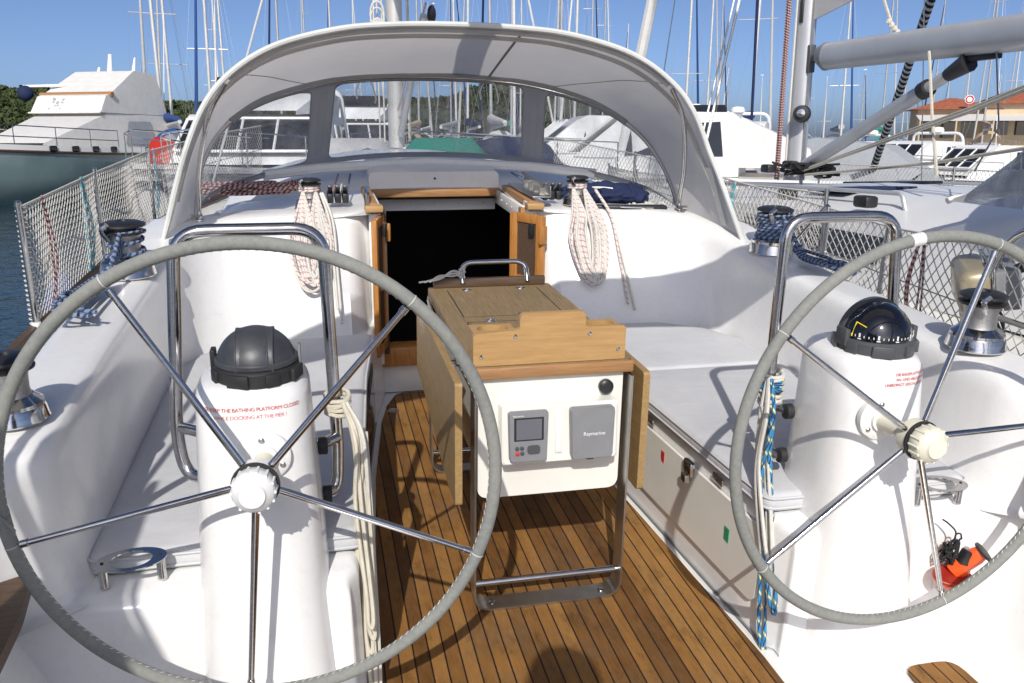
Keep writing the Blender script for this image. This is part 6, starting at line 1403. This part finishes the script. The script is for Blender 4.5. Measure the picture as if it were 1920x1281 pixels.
stay(985, -30, 40, 1049, 290, 40, .05, 'sail_cloth', 'wire_stay', 'pale slanting stay above the middle of the sprayhood', 'stay'); stay(1422, -30, 30, 1404, 330, 34, .05, 'rope_navy', 'furled_sail', 'navy furled stay left of the neighbour\u2019s mast', 'furled sail')
# restaurant with a red roof
def build_restaurant():
    u, d = 1862, 84; p = at_sea(u, d); h = heading(u, 12); t = thing('restaurant_building', 'sandstone waterside building with red tiled hip roof and shaded terrace', 'building', (0, 0, 0), boat=False)
    W, D, H = 9.5, 6.0, 3.9; b = MB(); b.box((2.0, 3, H/2), (5.5, D, H)); b.box((-3.2, 3.4, H/2-.2), (5.2, D-1, H-.4)); part('wall', b, 'stucco', t)
    def hip(x0, x1, y0, y1, z, hgt): c = [V(x0, y0, z), V(x1, y0, z), V(x1, y1, z), V(x0, y1, z)]; e = (y1-y0)/2; r = [V(x0+e, (y0+y1)/2, z+hgt), V(x1-e, (y0+y1)/2, z+hgt)]; return MB().add(c+r, [[0, 1, 5, 4], [1, 2, 5], [2, 3, 4, 5], [3, 0, 4], [3, 2, 1, 0]])
    rf = part('roof', hip(-1.2, 5.4, -.6, 6.6, H, 1.35), 'terracotta', t); part('roof', hip(-6.4, .6, -.1, 6.3, H-.4, 1.0), 'terracotta', t); ch = MB().box((3.6, 2.2, H+1.0), (.5, .5, 1.3), bev=.03); part('chimney', ch, 'stucco', rf)
    op = MB()
    for x in (-5, -3.4, -1.8): op.box((x, .88, 1.9), (1.1, .06, 1.5))
    for x in (.4, 2.1, 3.8): op.box((x, -.02, 2.2), (1.2, .06, 1.6))
    parts('window', op, 'dark_glass', t); aw = MB().add([V(-6, .8, 3.1), V(4.8, -.1, 3.1), V(4.8, -2.6, 2.5), V(-6, -2.6, 2.5)], [[0, 1, 2, 3]]); part('awning', aw, 'cover_white', t); ps = MB()
    for x in (-6, -3.3, -.6, 2.1, 4.8): ps.tube([V(x, -2.55, 0), V(x, -2.55, 2.55)], .07, 8)
    parts('terrace_post', ps, 'stucco', t); cir = MB(); cir.tube([V(-2.2+.26*math.cos(a), -.68, H+.35+.26*math.sin(a)) for a in [2*math.pi*k/20 for k in range(20)]], .05, 8, closed=True); part('round_sign', MB().lathe([(.36, 0), (.36, .06), (0, .07)], (-2.2, -.60, H+.35), (0, -1, 0), 20), 'white_ink', t); part('sign_rim', cir, 'red_cloth', t)
    turned(t, p+V(0, 0, .9), h); q = MB(); q.box((0, 6, .35), (34, 22, 1.6), bev=.05); o = solo('quay', q, 'stone', None, None, (0, 0, 0), boat=False, kind='structure'); turned(o, p+V(0, 0, .0), h)
build_restaurant()
def car(u, d, off, mat, label):
    t = thing('parked_car', label, 'car', (0, 0, 0), group='cars on the quay', boat=False); pr = [(-2.1, .35), (-2.1, .85), (-1.75, .95), (-1.2, 1.42), (.5, 1.45), (1.15, .98), (2.0, .82), (2.1, .35)]
    part('body', MB().prism([V(-.85, y, z) for y, z in pr], (1.7, 0, 0)), mat, t); g = MB()
    for s in (-1, 1): g.add([V(s*.856, -1.1, 1.0), V(s*.856, .95, 1.0), V(s*.856, .42, 1.37), V(s*.856, -1.0, 1.35)], [[0, 1, 2, 3]])
    part('window', g, 'dark_glass', t)
    for y in (-1.3, 1.3):
        for s in (-1, 1): part('wheel', MB().lathe([(.32, -.1), (.32, .1), (.2, .11), (0, .11)], (s*.8, y, .32), (s, 0, 0), 16), 'rubber', t)
    turned(t, at_sea(u, d)+V(0, 0, 1.18), heading(u, off))
car(1668, 52, 80, 'hull_white', 'white car on the quay left of the red-roofed building') if False else None

# the person who takes the picture, standing behind the left wheel (only the shadow of the head is seen)
def build_person():
    base = V(-.62, -.15, 0); P = {}
    K = 1.045; jt = {'pelvis': ((0, 0, .92), .12), 'waist': ((0, 0, 1.08), .115), 'chest': ((0, -.01, 1.28), .135), 'neck0': ((0, 0, 1.44), .065), 'neck1': ((0, .015, 1.50), .055), 'head0': ((0, .03, 1.575), .085), 'head1': ((0, .03, 1.66), .088), 'head2': ((0, .02, 1.72), .06)}
    ed = [('pelvis', 'waist'), ('waist', 'chest'), ('chest', 'neck0'), ('neck0', 'neck1'), ('neck1', 'head0'), ('head0', 'head1'), ('head1', 'head2')]
    for s, n in ((-1, 'l'), (1, 'r')):
        jt.update({'sh'+n: ((s*.17, -.01, 1.38), .06), 'el'+n: ((s*.23, -.03, 1.12), .043), 'wr'+n: ((s*.22, .02, .90), .03), 'pa'+n: ((s*.215, .04, .82), .034), 'hip'+n: ((s*.09, 0, .86), .09), 'kn'+n: ((s*.10, .02, .48), .06), 'an'+n: ((s*.11, -.02, .09), .042), 'toe'+n: ((s*.13, .15, .04), .035)})
        ed += [('chest', 'sh'+n), ('sh'+n, 'el'+n), ('el'+n, 'wr'+n), ('wr'+n, 'pa'+n), ('pelvis', 'hip'+n), ('hip'+n, 'kn'+n), ('kn'+n, 'an'+n), ('an'+n, 'toe'+n)]
        for f in range(4):
            a = jt['pa'+n][0]; p1 = (a[0]-s*.004, a[1]-.03+.021*f, a[2]-.055-.008*(f in (1, 2))); p2 = (p1[0]-s*.016, p1[1]+.004, p1[2]-.03); jt['f%d%s' % (f, n)] = (p1, .0095); jt['g%d%s' % (f, n)] = (p2, .0085); ed += [('pa'+n, 'f%d%s' % (f, n)), ('f%d%s' % (f, n), 'g%d%s' % (f, n))]
        a = jt['pa'+n][0]; jt['t'+n] = ((a[0]-s*.015, a[1]+.035, a[2]-.005), .010); jt['u'+n] = ((a[0]-s*.022, a[1]+.05, a[2]-.04), .009); ed += [('pa'+n, 't'+n), ('t'+n, 'u'+n)]
    names = list(jt); me = bpy.data.meshes.new('person'); me.from_pydata([Vector(jt[n][0])*K for n in names], [(names.index(a), names.index(b)) for a, b in ed], [])
    o = bpy.data.objects.new('person', me); sc.collection.objects.link(o); o.location = base; sk = o.modifiers.new('skin', 'SKIN'); ss = o.modifiers.new('sub', 'SUBSURF'); ss.levels = ss.render_levels = 2
    for n, v in zip(names, me.skin_vertices[0].data): v.radius = (jt[n][1],)*2; v.use_root = n == 'pelvis'
    new = bpy.data.meshes.new_from_object(o.evaluated_get(bpy.context.evaluated_depsgraph_get())); o.modifiers.clear(); o.data = new; new.materials.clear(); new.materials.append(MT['skin']); BASE[o.name] = base
    o['label'] = 'person in a blue shirt standing behind the left wheel'; o['category'] = 'person'; BOAT.append(o)
    hr = MB().blob(base+V(0, -.005, 1.665*K), (.102, .100, .105), 3, .1); part('hair', hr, 'hair', o); hb = MB(); hb.loft([[base+V(rx*math.cos(a), ry*math.sin(a)-.005, z*K) for a in [2*math.pi*k/20 for k in range(20)]] for z, rx, ry in ((.86, .175, .135), (1.08, .155, .135), (1.28, .185, .155), (1.40, .17, .10), (1.455, .08, .075))], closed=True); part('shirt', hb, 'shirt', o)
build_person()

# ------------------------------------------------------------------ trim the yacht and everything on her
bpy.context.view_layer.update()
for o in BOAT:
    if o.parent is None: o.matrix_world = TRIM @ o.matrix_world
